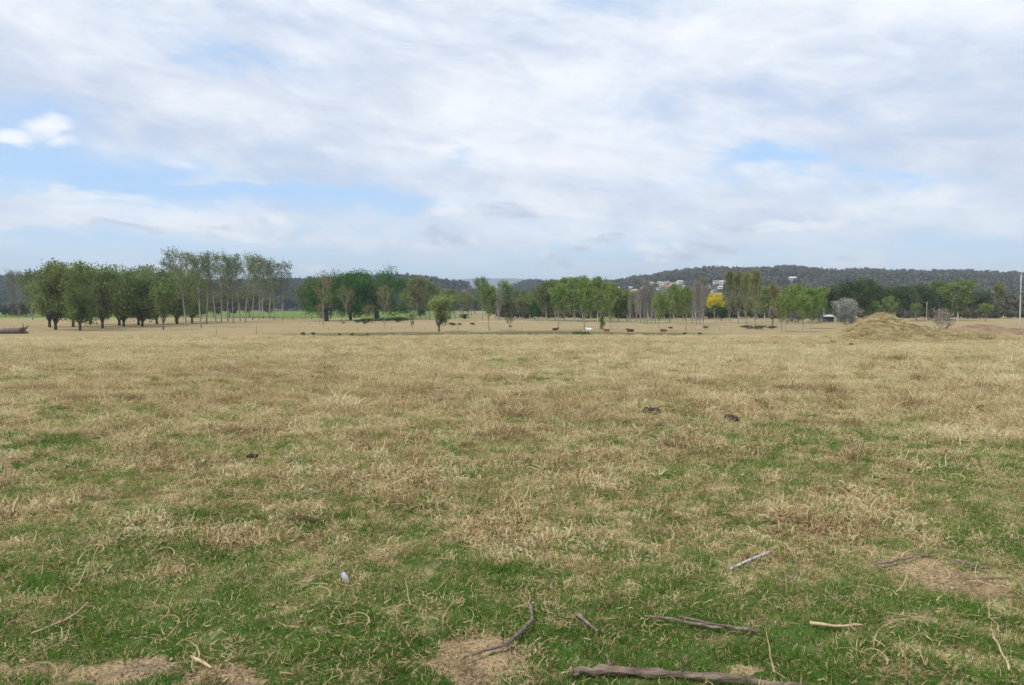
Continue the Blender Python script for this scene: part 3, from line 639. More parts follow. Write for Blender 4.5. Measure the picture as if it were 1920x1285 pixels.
proto('gum', 4, H=17, Wd=12, base=.30, nl=18, angs=(28, 66), prof=dome, nleaf=4600, lsz=.46, tr=.36, leafm=M['l_gum'], barkm=M['bark'], sub=5, spread=.062, lobe=.9)
proto('wattle', 1, H=9, Wd=8.5, base=.45, nl=14, angs=(35, 75), prof=dome, nleaf=2400, lsz=.32, tr=.16, leafm=M['l_wattle'], barkm=M['greyb'], sub=4, spread=.045, lobe=.6, gap=.3)
proto('blossom', 1, H=10, Wd=9.5, base=.10, nl=34, angs=(18, 95), prof=oval, nleaf=3600, lsz=.34, tr=.2, leafm=M['l_white'], barkm=M['bark'], sub=5, spread=.07)
proto('greybush', 2, H=5, Wd=7.5, base=.05, nl=24, angs=(35, 80), prof=dome, nleaf=2200, lsz=.24, tr=.12, leafm=M['l_grey'], barkm=M['greyb'], sub=4, spread=.07)
proto('barebush', 1, H=4, Wd=5.5, base=.05, nl=30, angs=(25, 75), prof=dome, nleaf=900, lsz=.18, tr=.09, leafm=M['twig'], barkm=M['greyb'], sub=5, spread=.07, bare=True)
proto('weeping', 1, H=6.5, Wd=5.5, base=.35, nl=20, angs=(40, 85), prof=dome, nleaf=1200, lsz=.22, tr=.25, leafm=M['twig'], barkm=M['bark'], sub=6, spread=.08, bare=True)
proto('sapling', 2, H=5, Wd=2.2, base=.2, nl=12, angs=(15, 35), prof=oval, nleaf=260, lsz=.20, tr=.06, leafm=M['l_pale'], barkm=M['greyb'], sub=3, spread=.1)
proto('bush', 3, H=3, Wd=4, base=.08, nl=18, angs=(30, 75), prof=dome, nleaf=1500, lsz=.22, tr=.07, leafm=M['l_weed'], barkm=M['bark'], sub=4, spread=.09)
proto('darkround', 2, H=9, Wd=8, base=.16, nl=20, angs=(30, 75), prof=dome, nleaf=3600, lsz=.36, tr=.2, leafm=M['l_oak'], barkm=M['darkb'], sub=5, spread=.08)
proto('youngpoplar', 2, H=8, Wd=5, base=.12, nl=18, angs=(18, 45), prof=vase, nleaf=1200, lsz=.26, tr=.10, leafm=M['l_bright'], barkm=M['greyb'], multi=4, sub=4, spread=.085)

ORD = 'first second third fourth fifth sixth seventh eighth ninth tenth eleventh twelfth thirteenth fourteenth fifteenth sixteenth seventeenth eighteenth nineteenth twentieth'.split()
NAMES = dict(willow='willow_tree', smallwillow='willow_tree', poplar='poplar_tree', oak='oak_tree', palesparse='young_tree', fieldpoplar='poplar_tree', whitepoplar='poplar_tree', lombardy='poplar_tree', greylombardy='poplar_tree', bare='bare_tree',
             olivetree='olive_green_tree', gum='gum_tree', wattle='wattle_tree', blossom='blossom_tree', greybush='shrub', barebush='shrub', weeping='bare_tree', sapling='sapling', bush='shrub', darkround='evergreen_tree', youngpoplar='young_tree')
cnt = {}
def plant(kind, px, foot, top_py, wpx=None, label='', group=None, d=None):
    p = on_plain(px, foot) if d is None else Vector(((px - 960) / FPX * d, d, float(land_z((px - 960) / FPX * d, d, True, False))))
    i = cnt.get(kind, 0); cnt[kind] = i + 1
    trunk, crown, H, Wd = PROTO[kind][i % len(PROTO[kind])]
    h = EYE + (HORIZ - top_py) / FPX * p.y - p.z; sz = h / H * 1.0
    sx = sz if wpx is None else wpx / FPX * p.y / Wd
    e = empty(NAMES[kind], p, random.random() * 6.28); e.scale = (sx, sx, sz)
    obj('trunk', trunk, e); obj('crown', crown, e)
    return tag(e, label, 'shrub' if 'bush' in kind else 'tree', group)
def row(kind, spec, text, group, **kw):
    spec = sorted(spec)
    for i, s in enumerate(spec):
        plant(kind, s[0], s[1], s[2], s[3] if len(s) > 3 else None, text.replace('#', ('%s from the left' % ORD[i]) if i < len(spec) - 1 or len(spec) < 3 else 'rightmost'), group, **kw)

row('willow', [(93, 614, 492, 74), (104, 619, 483, 79), (137, 614, 490, 70), (150, 621, 492, 67), (170, 609, 491, 65), (192, 616, 496, 70), (224, 611, 501, 70), (232, 613, 505, 67), (260, 610, 500, 70), (267, 613, 504, 70), (294, 608, 498, 67), (332, 608, 499, 72), (360, 606, 505, 62), (330, 604, 497, 60)],
    'leafy green willow with dark low forking stems, # of the willow row', 'green willows on the left')
plant('smallwillow', 306, 619, 534, 44, 'smaller light green willow standing forward of the willow row')
plant('smallwillow', 823, 623, 554, 62, 'lone rounded green willow with forked grey stems by the creek')
plant('olivetree', 62, 600, 512, 40, 'dull olive tree half hidden behind the first willow')
row('greylombardy', [(21, 593, 508, 20), (38, 594, 510, 17)], 'grey slim poplar thinly leafed at the far edge, # of two', 'slim grey poplars at the far left edge')
plant('sapling', 35, 603, 570, 10, 'thin white-stemmed sapling in front of the slim grey poplars')
row('poplar', [(330, 606, 472, 38), (348, 613, 474, 34), (362, 604, 475, 32), (376, 615, 480, 34), (389, 607, 477, 32), (404, 604, 479, 32), (414, 606, 477, 32), (429, 603, 481, 30), (438, 606, 484, 28), (449, 602, 479, 30), (461, 605, 481, 30), (473, 600, 481, 30), (486, 599, 484, 28), (494, 598, 485, 30), (506, 598, 492, 30), (515, 600, 491, 28), (531, 600, 493, 34)],
    'tall thinly leafed poplar with grey trunk, # of the tall row', 'tall sparse poplars beside the willows')
row('olivetree', [(400, 597, 556, 34), (432, 597, 550, 40), (468, 596, 548, 40), (505, 597, 560, 34), (378, 598, 545, 40)], 'low rounded olive tree under the tall poplars, # of five', 'low trees under the tall poplars')
plant('oak', 612, 602, 523, 104, 'broad dark green oak with thick trunk, left one of three')
plant('oak', 658, 600, 518, 84, 'dark green oak between the two broader oaks')
plant('oak', 706, 600, 512, 128, 'largest dark green oak, right one of three, with wide crown')
plant('palesparse', 607, 612, 513, 44, 'tall pale-stemmed nearly leafless tree before the left dark oak')
plant('palesparse', 721, 616, 537, 34, 'pale-stemmed thin tree in front of the largest dark oak')
plant('palesparse', 650, 606, 540, 34, 'faint thin tree in front of the middle dark oak')
row('sapling', [(599, 608, 570, 14), (640, 608, 585, 9), (688, 608, 572, 14), (699, 608, 572, 10), (773, 626, 588, 12), (956, 621, 594, 16)], 'thin young sapling on the dry flat, # of the scattered saplings', 'saplings on the dry flat')
row('olivetree', [(572, 597, 534, 36), (782, 600, 521, 40), (806, 599, 531, 40), (845, 596, 545, 40), (762, 597, 545, 30)], 'pale olive loosely leafed tree behind the oaks, # of the pale trees', 'pale olive trees round the oaks')
plant('darkround', 789, 597, 580, 18, 'small dark round bush-like tree beside the lone willow')
plant('darkround', 870, 601, 590, 14, 'small dark green bush-like tree below the sparse poplar')
plant('palesparse', 867, 603, 560, 22, 'sparse thin tree above the small dark bush on the flat')
row('gum', [(868, 589, 556, 30), (850, 590, 560, 30), (890, 589, 562, 26), (836, 589, 552, 26), (922, 589, 560, 30), (1010, 589, 560, 40), (1060, 589, 556, 40)], 'dusky gum far behind the central poplars, # of seven', 'dusky gums in the centre distance')
plant('bare', 883, 592, 538, 24, 'pinkish leafless tree left of the two tall central poplars')
plant('fieldpoplar', 904, 601, 523, 28, 'tall narrow green poplar in the centre, taller of the pair')
plant('fieldpoplar', 917, 621, 536, 32, 'brown-green sparse poplar rooted near the creek bank in the centre')
plant('fieldpoplar', 948, 599, 529, 28, 'narrow green poplar right of the central pair, pale stem')
plant('bare', 934, 600, 540, 24, 'leafless grey tree between the central green poplars')
row('olivetree', [(938, 599, 566, 30), (960, 599, 558, 34), (981, 601, 560, 30), (975, 596, 545, 36)], 'grey-brown leafy tree right of the central poplars, # of four', 'grey-brown trees in the centre')
row('olivetree', [(1132, 598, 556, 40), (1155, 597, 560, 40), (1186, 598, 556, 38), (1206, 597, 560, 40), (1232, 598, 558, 40), (1252, 597, 562, 40), (1295, 597, 556, 40), (1315, 598, 560, 36), (1358, 597, 562, 40), (1380, 597, 566, 36), (1408, 597, 562, 40), (1426, 596, 560, 40), (1462, 597, 560, 40), (1500, 597, 556, 40), (1545, 597, 562, 36)],
    'pale feathery tree in the back line, # of fifteen', 'pale back line of trees right of centre')
row('whitepoplar', [(1216, 600, 556, 34), (1300, 599, 560, 34), (1556, 600, 556, 34), (1345, 599, 562, 30), (1418, 599, 556, 36)], 'spring-green tree in the back line, # of five', 'spring-green fill trees')
row('fieldpoplar', [(770, 598, 548, 34), (798, 598, 542, 34), (826, 596, 548, 34), (852, 597, 552, 34), (878, 597, 552, 30), (930, 598, 550, 30), (994, 598, 552, 34)], 'soft spring-green tree behind the lone willow and central poplars, # of seven', 'spring-green trees behind the lone willow')
plant('darkround', 1003, 600, 565, 26, 'dark green round tree left of the bright green grove')
row('whitepoplar', [(1024, 602, 534, 46), (1040, 602, 529, 46), (1057, 602, 523, 44), (1078, 603, 524, 46), (1092, 602, 522, 44), (1108, 603, 530, 40), (1120, 605, 521, 34), (1143, 604, 534, 46), (1160, 604, 546, 40), (1176, 604, 549, 44)],
    'bright green poplar with white trunk, # of the bright grove', 'bright green grove of white-trunked poplars')
row('fieldpoplar', [(1048, 621, 536, 32), (1096, 619, 526, 36), (1144, 620, 540, 22), (1235, 621, 552, 26), (1286, 620, 541, 26), (1465, 622, 553, 24), (1473, 623, 556, 22), (1506, 623, 555, 32)], 'single green poplar standing out on the dry flat, # of eight', 'single poplars on the dry flat')
plant('youngpoplar', 1129, 626, 572, 20, 'vase-shaped young tree beside the lying brown cow')
row('bare', [(1182, 606, 548, 14), (1193, 605, 545, 14), (1200, 607, 540, 18), (1207, 607, 534, 16), (1213, 607, 524, 22), (1221, 607, 536, 18), (1228, 606, 545, 16), (1298, 609, 540, 18), (1305, 610, 527, 20), (1311, 610, 532, 20), (1319, 609, 535, 20), (1255, 605, 555, 14)], 'leafless grey poplar with upright twigs, # of the bare ones', 'bare grey poplars')
plant('greylombardy', 1318, 606, 520, 20, 'slim olive poplar rising above the bare grey poplars by the wattle')
row('whitepoplar', [(1246, 605, 552, 30), (1263, 607, 536, 26), (1280, 603, 545, 30)], 'white-trunked green tree near the bare poplars, # of three', 'white-trunked trees by the bare poplars')
plant('olivetree', 1271, 603, 565, 26, 'yellow-olive bushy tree behind the white trunk')
plant('wattle', 1339, 603, 554, 33, 'bright yellow flowering wattle beside the slim poplars')
plant('darkround', 1352, 602, 576, 26, 'dark green round tree under the yellow wattle')
row('lombardy', [(1369, 605, 511, 21), (1385, 607, 512, 19), (1398, 609, 513, 19), (1416, 611, 509, 20)], 'tall narrow yellow-green poplar, # of the tight four', 'tight row of four narrow poplars')
plant('lombardy', 1450, 608, 535, 18, 'shorter narrow poplar standing right of the tight four')
plant('weeping', 1448, 613, 580, 26, 'small grey leafless weeping tree before the green grove')
row('whitepoplar', [(1434, 604, 540, 36), (1482, 605, 538, 34), (1496, 607, 536, 34), (1520, 617, 543, 44), (1534, 606, 540, 36), (1460, 604, 548, 34)], 'light green poplar right of the narrow four, # of six', 'light green poplars right of centre')
row('greybush', [(1492, 607, 590, 30), (1530, 608, 590, 30)], 'blue-grey shrub at the foot of the light green poplars, # of two', 'blue-grey shrubs under the light poplars')
plant('blossom', 1586, 609, 563, 46, 'whitish flowering round tree beside the white-roofed shed')
plant('greybush', 1586, 613, 587, 36, 'blue-grey shrub in front of the whitish flowering tree')
row('gum', [(1563, 603, 540, 50), (1600, 605, 532, 58), (1625, 603, 529, 56), (1648, 602, 547, 44), (1672, 602, 545, 44), (1693, 602, 540, 50), (1718, 601, 540, 50), (1742, 600, 545, 44), (1820, 597, 549, 34), (1838, 597, 552, 38)], 'dark olive gum on the right with rounded crown, # of ten', 'dark gums on the right')
row('fieldpoplar', [(1624, 605, 562, 24), (1668, 604, 558, 24), (1717, 603, 569, 18), (1640, 605, 566, 22)], 'small green tree in front of the dark gums, # of four', 'small green trees before the gums')
row('whitepoplar', [(1760, 599, 530, 40), (1796, 601, 528, 52)], 'tall green poplar behind the mounds, # of two', 'green poplars behind the mounds')
plant('darkround', 1778, 600, 564, 30, 'dark tree between the two green poplars behind the mounds')
plant('fieldpoplar', 1848, 604, 570, 24, 'small light green tree standing alone at the far right field')
plant('lombardy', 1873, 597, 533, 20, 'lone narrow poplar at the far right near the power pole')
plant('barebush', 1768, 0, 583, 38, 'grey leafless round shrub on the flank of the large mound', None, 92)
row('bush', [(848, 611, 606, 14), (862, 611, 606.5, 8), (886, 610, 606, 9), (684, 608, 603, 9), (644, 607, 604.5, 6), (1402, 617, 611, 26), (1425, 618, 611.5, 22), (1447, 618, 612, 18), (1323, 617, 612, 10), (1257, 617, 613.5, 9)], 'low dark green weed clump on the dry flat, # of ten', 'weed clumps on the dry flat')
row('bush', [(690, 605, 598, 30), (720, 605, 597, 34), (748, 604, 596, 40), (672, 605, 600, 20)], 'low green undergrowth clump beneath the largest oak, # of four', 'undergrowth below the oaks')
row('bush', [(568, 629.5, 624, 8), (587, 629.5, 624, 8), (637, 630, 626, 7), (660, 630, 626, 7), (689, 630, 626, 6), (735, 630, 626, 8), (1078, 629, 624, 12), (1088, 629, 623.5, 14), (1100, 629, 624, 14), (1210, 630, 627, 16), (1240, 630, 627, 14), (1284, 627, 624, 9), (1312, 627, 624, 8)], 'small dark rush clump along the creek line, # of the rush clumps', 'rush clumps along the creek')

# ------------------------------------------------------------------ wooded slopes and far tree belts (uncountable)
def canopy(seed, H=11, Wd=10, n=190, q=2.0, mt='l_hill'):
    r = np.random.default_rng(seed); lob = r.normal(size=(7, 3)) * np.array([.26, .26, .16]) * Wd + np.array([0, 0, .62 * H])
    c = lob[r.integers(0, 7, n)] + r.normal(size=(n, 3)) * .13 * Wd; c[:, 2] = np.clip(c[:, 2], .1 * H, H); b = MB(); b.quads(c, q * (.6 + .7 * r.random(n)), r)
    b.tube([(0, 0, -1), (.2, .1, .4 * H), (0, .3, .8 * H)], [.35, .28, .12], 4, False); return b.mesh('bush_tree', M[mt])
CAN = source_coll('bush_tree', [canopy(i) for i in range(6)])
CAN_DARK = source_coll('dark_bush_tree', [canopy(i + 9, mt='l_hilldark') for i in range(6)])
CLEAR = [(880, 968, 1010, 566), (800, 543, 900, 560), (1435, 521, 1500, 531)]
def hill_forest(h, label, spacing, suburb=None, src=None):
    u0, u1 = h['u']; u0, u1 = max(u0, -.82), min(u1, .82); ya, yb = h['y0'] + 20, h['y1'] * 1.06
    n = int((u1 - u0) * (yb * yb - ya * ya) / 2 / spacing ** 2); y = np.sqrt(ya * ya + rng.random(n) * (yb * yb - ya * ya)); u = u0 + rng.random(n) * (u1 - u0); x = u * y
    z = hill_z(h, x, y); px = 960 + FPX * u; py = HORIZ - (z - EYE) / y * FPX
    keep = z > PLAIN + .5; low = np.zeros(n, bool)
    dens = .62 + .9 * (fbm(x * .011, y * .011, 181, 3) - .35); keep &= rng.random(n) < dens + sst(y, h['y1'] * .85, h['y1'])
    for a, b, c, d in CLEAR: keep &= ~((px > a) & (px < c) & (py > b) & (py < d) & (rng.random(n) < .93))
    if suburb is not None:
        for p in suburb:
            v = np.abs(x / y - p.x / p.y) * p.y; keep &= ~((v < 12) & (y < p.y + 8) & (y > p.y - 60)); low |= (v < 10) & (y < p.y) & (y > p.y - 330)
    x, y, z, low = x[keep], y[keep], z[keep], low[keep]; n = len(x); s = (.65 + .75 * rng.random(n)) * np.where(low, .33, 1)
    scatter('forest', src or CAN, np.stack([x, y, z - .5], 1), np.stack([0 * x, 0 * x, rng.random(n) * 6.28], 1), np.stack([s, s, s * (.85 + .5 * rng.random(n))], 1), rng.integers(0, 6, n), rng.random(n), label, 'forest')

# ------------------------------------------------------------------ houses
wallm = [surf('house_wall_white', (.42, .41, .38), (.52, .51, .48), .5), surf('house_wall_cream', (.50, .42, .30), (.58, .50, .38), .5), surf('house_wall_brick', (.30, .17, .11), (.38, .23, .16), .8)]
roofm = dict(white=surf('white_metal_roof', (.46, .47, .49), (.56, .57, .58), .4, .5), grey=surf('grey_tile_roof', (.20, .20, .21), (.28, .28, .29), .8), red=surf('red_tile_roof', (.34, .12, .07), (.44, .18, .11), .8), tan=surf('tan_tile_roof', (.42, .30, .21), (.50, .38, .28), .8))
glass = surf('dark_window_glass', (.03, .035, .045), (.06, .07, .08), 1, .15, spec=.6); wood = surf('dark_shed_boards', (.03, .03, .035), (.07, .065, .06), 1)
def house(p, w, dpt, h, rz, wm, rm, label, cat='house', storeys=1, group='houses on the hillside', open_front=False):
    e = empty('house' if cat == 'house' else 'farm_shed', p, rz); hh = h * storeys
    b = MB(); b.box((0, 0, hh / 2 - 1.0), (w, dpt, hh + 2)); b.build('wall', wood if open_front else wallm[wm], e)
    o, rh = .5, dpt * .22; x, y = w / 2 + o, dpt / 2 + o; ins = w * .22
    V_ = [(-x, -y, hh + .02), (x, -y, hh + .02), (x, y, hh + .02), (-x, y, hh + .02), (-x + ins, 0, hh + rh), (x - ins, 0, hh + rh), (-x, -y, hh - .15), (x, -y, hh - .15), (x, y, hh - .15), (-x, y, hh - .15)]
    b = MB(); b.add(V_, [[0, 1, 5, 4], [2, 3, 4, 5], [0, 4, 3, 3], [1, 2, 5, 5], [0, 6, 7, 1], [1, 7, 8, 2], [2, 8, 9, 3], [3, 9, 6, 0], [9, 8, 7, 6]])
    rme = bpy.data.meshes.new('roof'); rme.from_pydata(V_, [], [(0, 1, 5, 4), (2, 3, 4, 5), (0, 4, 3), (1, 2, 5), (0, 6, 7, 1), (1, 7, 8, 2), (2, 8, 9, 3), (3, 9, 6, 0), (9, 8, 7, 6)]); rme.materials.append(roofm[rm]); obj('roof', rme, e)
    nw_ = max(2, int(w / 4))
    for s in range(storeys):
        for k in range(nw_):
            b = MB(); b.box((-w / 2 + (k + .5) * w / nw_, -dpt / 2 - .03, s * h + h * .55), (w / nw_ * .55, .1, h * .42)); b.build('window', glass, e)
    return tag(e, label, cat, group if cat == 'house' else None)
HS = [(1157, 541, 15, 1, 1, 'tan'), (1182, 539, 10, 0, 1, 'white'), (1190, 546, 15, 1, 1, 'tan'), (1209, 540, 14, 0, 1, 'grey'), (1221, 533, 10, 0, 2, 'white'), (1237, 529, 9, 0, 1, 'white'), (1243, 534, 12, 1, 2, 'tan'), (1252, 528, 9, 0, 1, 'grey'), (1254, 538, 14, 2, 1, 'red'),
      (1261, 532, 10, 1, 1, 'tan'), (1275, 532, 13, 0, 2, 'white'), (1284, 537, 10, 0, 1, 'tan'), (1236, 541, 9, 0, 1, 'grey'), (1329, 538, 11, 0, 2, 'white'), (1343, 531, 12, 0, 2, 'grey'), (1355, 532, 13, 0, 2, 'white'), (1352, 542, 12, 0, 2, 'white'), (1338, 546, 11, 1, 1, 'grey'), (1349, 553, 9, 0, 1, 'tan'), (1213, 545, 10, 1, 1, 'grey'),
      (1463, 541, 14, 0, 1, 'red'), (1486, 523.5, 18, 0, 1, 'white'), (1436, 540, 8, 1, 1, 'grey'), (1888, 570, 14, 1, 1, 'grey')]
HS.sort(); HP = []
RW = dict(white='white roof', grey='grey roof', red='red tiled roof', tan='tan tiled roof'); WW = ['white', 'cream', 'brick']
n_of = {}
for px, py, w, wm, st, rm in HS: n_of[(wm, st, rm)] = n_of.get((wm, st, rm), 0) + 1
seen = {}
for px, py, w, wm, st, rm in HS:
    p = at(px, py + 3, True, False, 4000); HP.append(p); k = (wm, st, rm); seen[k] = seen.get(k, 0) + 1
    lab = '%s %s house with %s on the far hillside' % ('two-storey' if st == 2 else 'low', WW[wm], RW[rm])
    if n_of[k] > 1: lab += ', %s from the left' % ORD[seen[k] - 1]
    w = w / FPX * p.y; house(p, w, w * .7, max(2.9, w * .26), random.uniform(-.5, .5), wm, rm, lab, storeys=st)
ps = on_plain(1552, 604); house(ps, 3.0, 3.0, 2.2, .1, 0, 'white', 'small dark farm shed with white roof beside the flowering tree', 'shed', open_front=True)
p = on_plain(1196, 596); house(p, 2.6, 5, 8, 0, 0, 'white', 'narrow tall white building behind the bare poplars', storeys=1)
p = on_plain(1222, 595); house(p, 5, 6, 7.4, 0, 0, 'grey', 'pale grey-roofed building behind the right bare poplars', storeys=1)
p = on_plain(1891, 593); house(p, 8, 6, 3, .3, 1, 'tan', 'low cream house beyond the field at far right', storeys=1)

hill_forest(HILLS['right'], 'grey-green bushland covering the long right-hand hill', 11, HP)
hill_forest(HILLS['left'], 'dark bushland covering the hill behind the poplars', 11, None, CAN_DARK)
hill_forest(HILLS['middle'], 'bushland covering the small round central hill', 14, None, CAN_DARK)
def belt(label, px0, px1, y0, y1, n, s0, s1):
    y = y0 + (y1 - y0) * rng.random(n); x = (px0 + (px1 - px0) * rng.random(n) - 960) / FPX * y; z = land_z(x, y, True, False); s = s0 + (s1 - s0) * rng.random(n)
    scatter('woodland', CAN, np.stack([x, y, z - .5], 1), np.stack([0 * x, 0 * x, rng.random(n) * 6.28], 1), np.stack([s, s, s * (.9 + .4 * rng.random(n))], 1), rng.integers(0, 6, n), rng.random(n), label, 'woodland')
belt('mixed far woodland behind the trees on the right', 930, 2300, 470, 640, 620, .55, 1.15)
belt('low dusky undergrowth along the foot of the right trees', 930, 1990, 395, 460, 420, .22, .5)
belt('dark scrub standing behind the willow row', -200, 440, 470, 560, 95, .45, .8)
belt('far tree belt at the foot of the left hill', -500, 900, 1000, 1250, 420, .6, 1.2)

# ------------------------------------------------------------------ fences and poles
postm = surf('weathered_post', (.20, .18, .155), (.34, .31, .275), 4); wirem = surf('fence_wire', (.18, .18, .18), (.26, .26, .26), 4, .5); railm = surf('dark_rail', (.05, .045, .04), (.10, .09, .08), 4)
polem = surf('pale_power_pole', (.33, .33, .33), (.46, .46, .45), 1.2)
def fence(name, pts, spacing, ph, pr, heights, rr, pm, rm, railname, label):
    pts = np.array([[p.x, p.y] for p in pts]); seg = np.hypot(*np.diff(pts, axis=0).T); L = np.concatenate([[0], np.cumsum(seg)]); n = max(2, int(L[-1] / spacing)); s = np.linspace(0, L[-1], n + 1)
    x, y = np.interp(s, L, pts[:, 0]), np.interp(s, L, pts[:, 1]); z = ground_z(x, y); e = empty(name, (x[0], y[0], z[0])); o0 = np.array([x[0], y[0], z[0]])
    b = MB(); b.tube([(0, 0, -.3), (0, 0, ph * .5), (.01, 0, ph)], [pr, pr, pr * .9], 6); pme = b.mesh('post', pm)
    for i in range(n + 1):
        q = obj('post', pme, e, (x[i] - x[0], y[i] - y[0], z[i] - z[0])); q.rotation_euler = (random.gauss(0, .03), random.gauss(0, .04), random.random() * 6); q.scale = (1, 1, random.uniform(.85, 1.1))
    for h_ in heights:
        b = MB(); b.tube(np.stack([x, y - pr * 1.05 - rr, z + h_], 1) - o0, rr, 4); b.build(railname, rm, e)
    return tag(e, label, 'fence')
fence('wire_fence', [on_plain(q, 619.5 + .8 * math.sin(q * .02)) for q in range(560, 1560, 40)], 8.5, 1.25, .055, (.35, .7, 1.05), .006, postm, wirem, 'wire', 'faint post and wire fence across the dry flat')
fence('rail_fence', [on_plain(q, 598.5) for q in range(440, 625, 15)], 4.5, 1.4, .11, (.6, 1.15), .06, railm, railm, 'rail', 'dark timber rail fence at the edge of the green field')
fence('paddock_fence', [on_plain(q, 607 - .004 * (q - 930)) for q in range(930, 1190, 20)], 7, 1.2, .06, (.5, 1.0), .008, postm, wirem, 'wire', 'low wire fence along the gravel track by the bright grove')
for px, y0, y1, d, lab in [(405, 628, 608, None, 'bare weathered stake standing alone before the tall poplars'), (480, 630, 604, None, 'thin leaning stake near the left creek bend')]:
    p = on_plain(px, y0); b = MB(); h = (y0 - y1) / FPX * p.y; b.tube([(0, 0, -.3), (.03, 0, h * .5), (.12, 0, h)], [.07, .06, .05], 6); o = b.build('stake', postm); o.location = p; tag(o, lab, 'stake')
def pole(px, d, top_py, r, arms, label, m_):
    x = (px - 960) / FPX * d; z = float(land_z(x, d, False, True)); h = EYE + (HORIZ - top_py) / FPX * d - z; e = empty('power_pole', (x, d, z), .35)
    b = MB(); q = np.linspace(-1, h, 8); b.tube(np.stack([q * 0, q * 0, q], 1), r * np.linspace(1.2, .75, 8), 10); b.build('pole', m_, e, True)
    for az_, w in arms:
        b = MB(); b.box((0, -r - .06, h * az_), (w, .12, .14)); ca = b.build('crossarm', postm, e)
        for s in (-1, -.35, .35, 1):
            b = MB(); b.tube([(s * w * .46, -r - .06, h * az_ + .07), (s * w * .46, -r - .06, h * az_ + .17), (s * w * .46, -r - .06, h * az_ + .28)], [.03, .07, .035], 6); b.build('insulator', polem, ca)
    tag(e, label, 'pole')
pole(1912, 208, 515, .17, [(.675, 1.1)], 'tall pale power pole with short crossarm at the right edge', polem)
pole(1737, 210, 566, .10, [], 'slim tan timber pole before the gums behind the large mound', surf('tan_pole', (.34, .26, .16), (.42, .33, .22), 2))
pole(1544.5, 330, 537, .13, [(.97, 1.6)], 'pale power pole rising behind the light green poplars', polem)

# ------------------------------------------------------------------ cattle lying on the flat
def cow(px, py, m_, label, face, wpx=14, patch=None):
    p = on_plain(px, py); sc = wpx / FPX * p.y / 2.1
    J = [((-.80, 0, .40), .30), ((-.35, 0, .47), .40), ((.15, 0, .48), .41), ((.52, 0, .52), .33), ((.78, 0, .70), .20), ((.98, 0, .88), .155), ((1.12, 0, .84), .14), ((1.34, .0, .70), .085),      # spine, neck, head
         ((-.95, 0, .52), .08), ((-1.08, .05, .30), .035), ((-1.05, .12, .08), .04),                                            # tail
         ((1.00, .17, .98), .035), ((1.00, .29, .96), .045), ((1.00, -.17, .98), .035), ((1.00, -.29, .96), .045),                 # ears
         ((-.55, .36, .25), .17), ((-.10, .50, .13), .10), ((-.50, .58, .08), .06), ((-.60, -.34, .22), .17), ((-.15, -.44, .12), .10), ((-.55, -.52, .08), .06),   # folded hind legs
         ((.55, .26, .24), .13), ((.86, .34, .12), .085), ((.48, .40, .07), .05), ((.58, -.24, .24), .13), ((.90, -.30, .12), .085), ((.52, -.38, .07), .05)]        # folded fore legs
    E = [(0, 1), (1, 2), (2, 3), (3, 4), (4, 5), (5, 6), (6, 7), (0, 8), (8, 9), (9, 10), (5, 11), (11, 12), (5, 13), (13, 14), (0, 15), (15, 16), (16, 17), (0, 18), (18, 19), (19, 20), (3, 21), (21, 22), (22, 23), (3, 24), (24, 25), (25, 26)]
    me_ = bpy.data.meshes.new('cow'); me_.from_pydata([j[0] for j in J], E, []); o = obj('cow', me_, None, p)
    o.modifiers.new('skin', 'SKIN'); ly = me_.skin_vertices[0] if me_.skin_vertices else None
    if ly is None:
        bpy.context.view_layer.objects.active = o; bpy.ops.mesh.customdata_skin_add(); ly = me_.skin_vertices[0]
    for v, j in zip(ly.data, J): v.radius = (j[1], j[1]); v.use_root = False
    ly.data[1].use_root = True
    sb = o.modifiers.new('sub', 'SUBSURF'); sb.levels = sb.render_levels = 2
    dg = bpy.context.evaluated_depsgraph_get(); ev = bpy.data.meshes.new_from_object(o.evaluated_get(dg)); o.modifiers.clear(); o.data = ev; ev.name = 'cow'
    ev.materials.clear(); ev.materials.append(m_); ev.polygons.foreach_set('use_smooth', np.ones(len(ev.polygons), bool))
    if patch:
        ev.materials.append(patch)
        for f in ev.polygons:
            if f.center.x > .95 and f.center.z > .55: f.material_index = 1
    o.scale = (sc, sc, sc); o.rotation_euler = (0, 0, face); o.location.z += .0
    return tag(o, label, 'cow', 'cattle resting on the dry flat')
redm = surf('red_brown_hide', (.10, .030, .016), (.17, .055, .028), 2, .7); brm = surf('dark_brown_hide', (.065, .022, .014), (.11, .038, .022), 2, .7); whm = surf('white_hide', (.55, .55, .56), (.68, .68, .68), 2, .75)
cow(1041, 622, brm, 'dark brown cow lying beside the first single poplar', .35, 12)
cow(1105, 623.5, whm, 'white cow lying down among the brown ones', 2.7, 14)
cow(1137, 622.5, redm, 'red-brown cow lying beside the vase-shaped young tree', 2.5, 12)
cow(1182, 623.5, brm, 'dark brown cow lying alone between young tree and white-faced cow', 3.4, 15)
cow(1244, 623, redm, 'red-brown cow with pale face lying farthest to the right', 2.9, 14, whm)

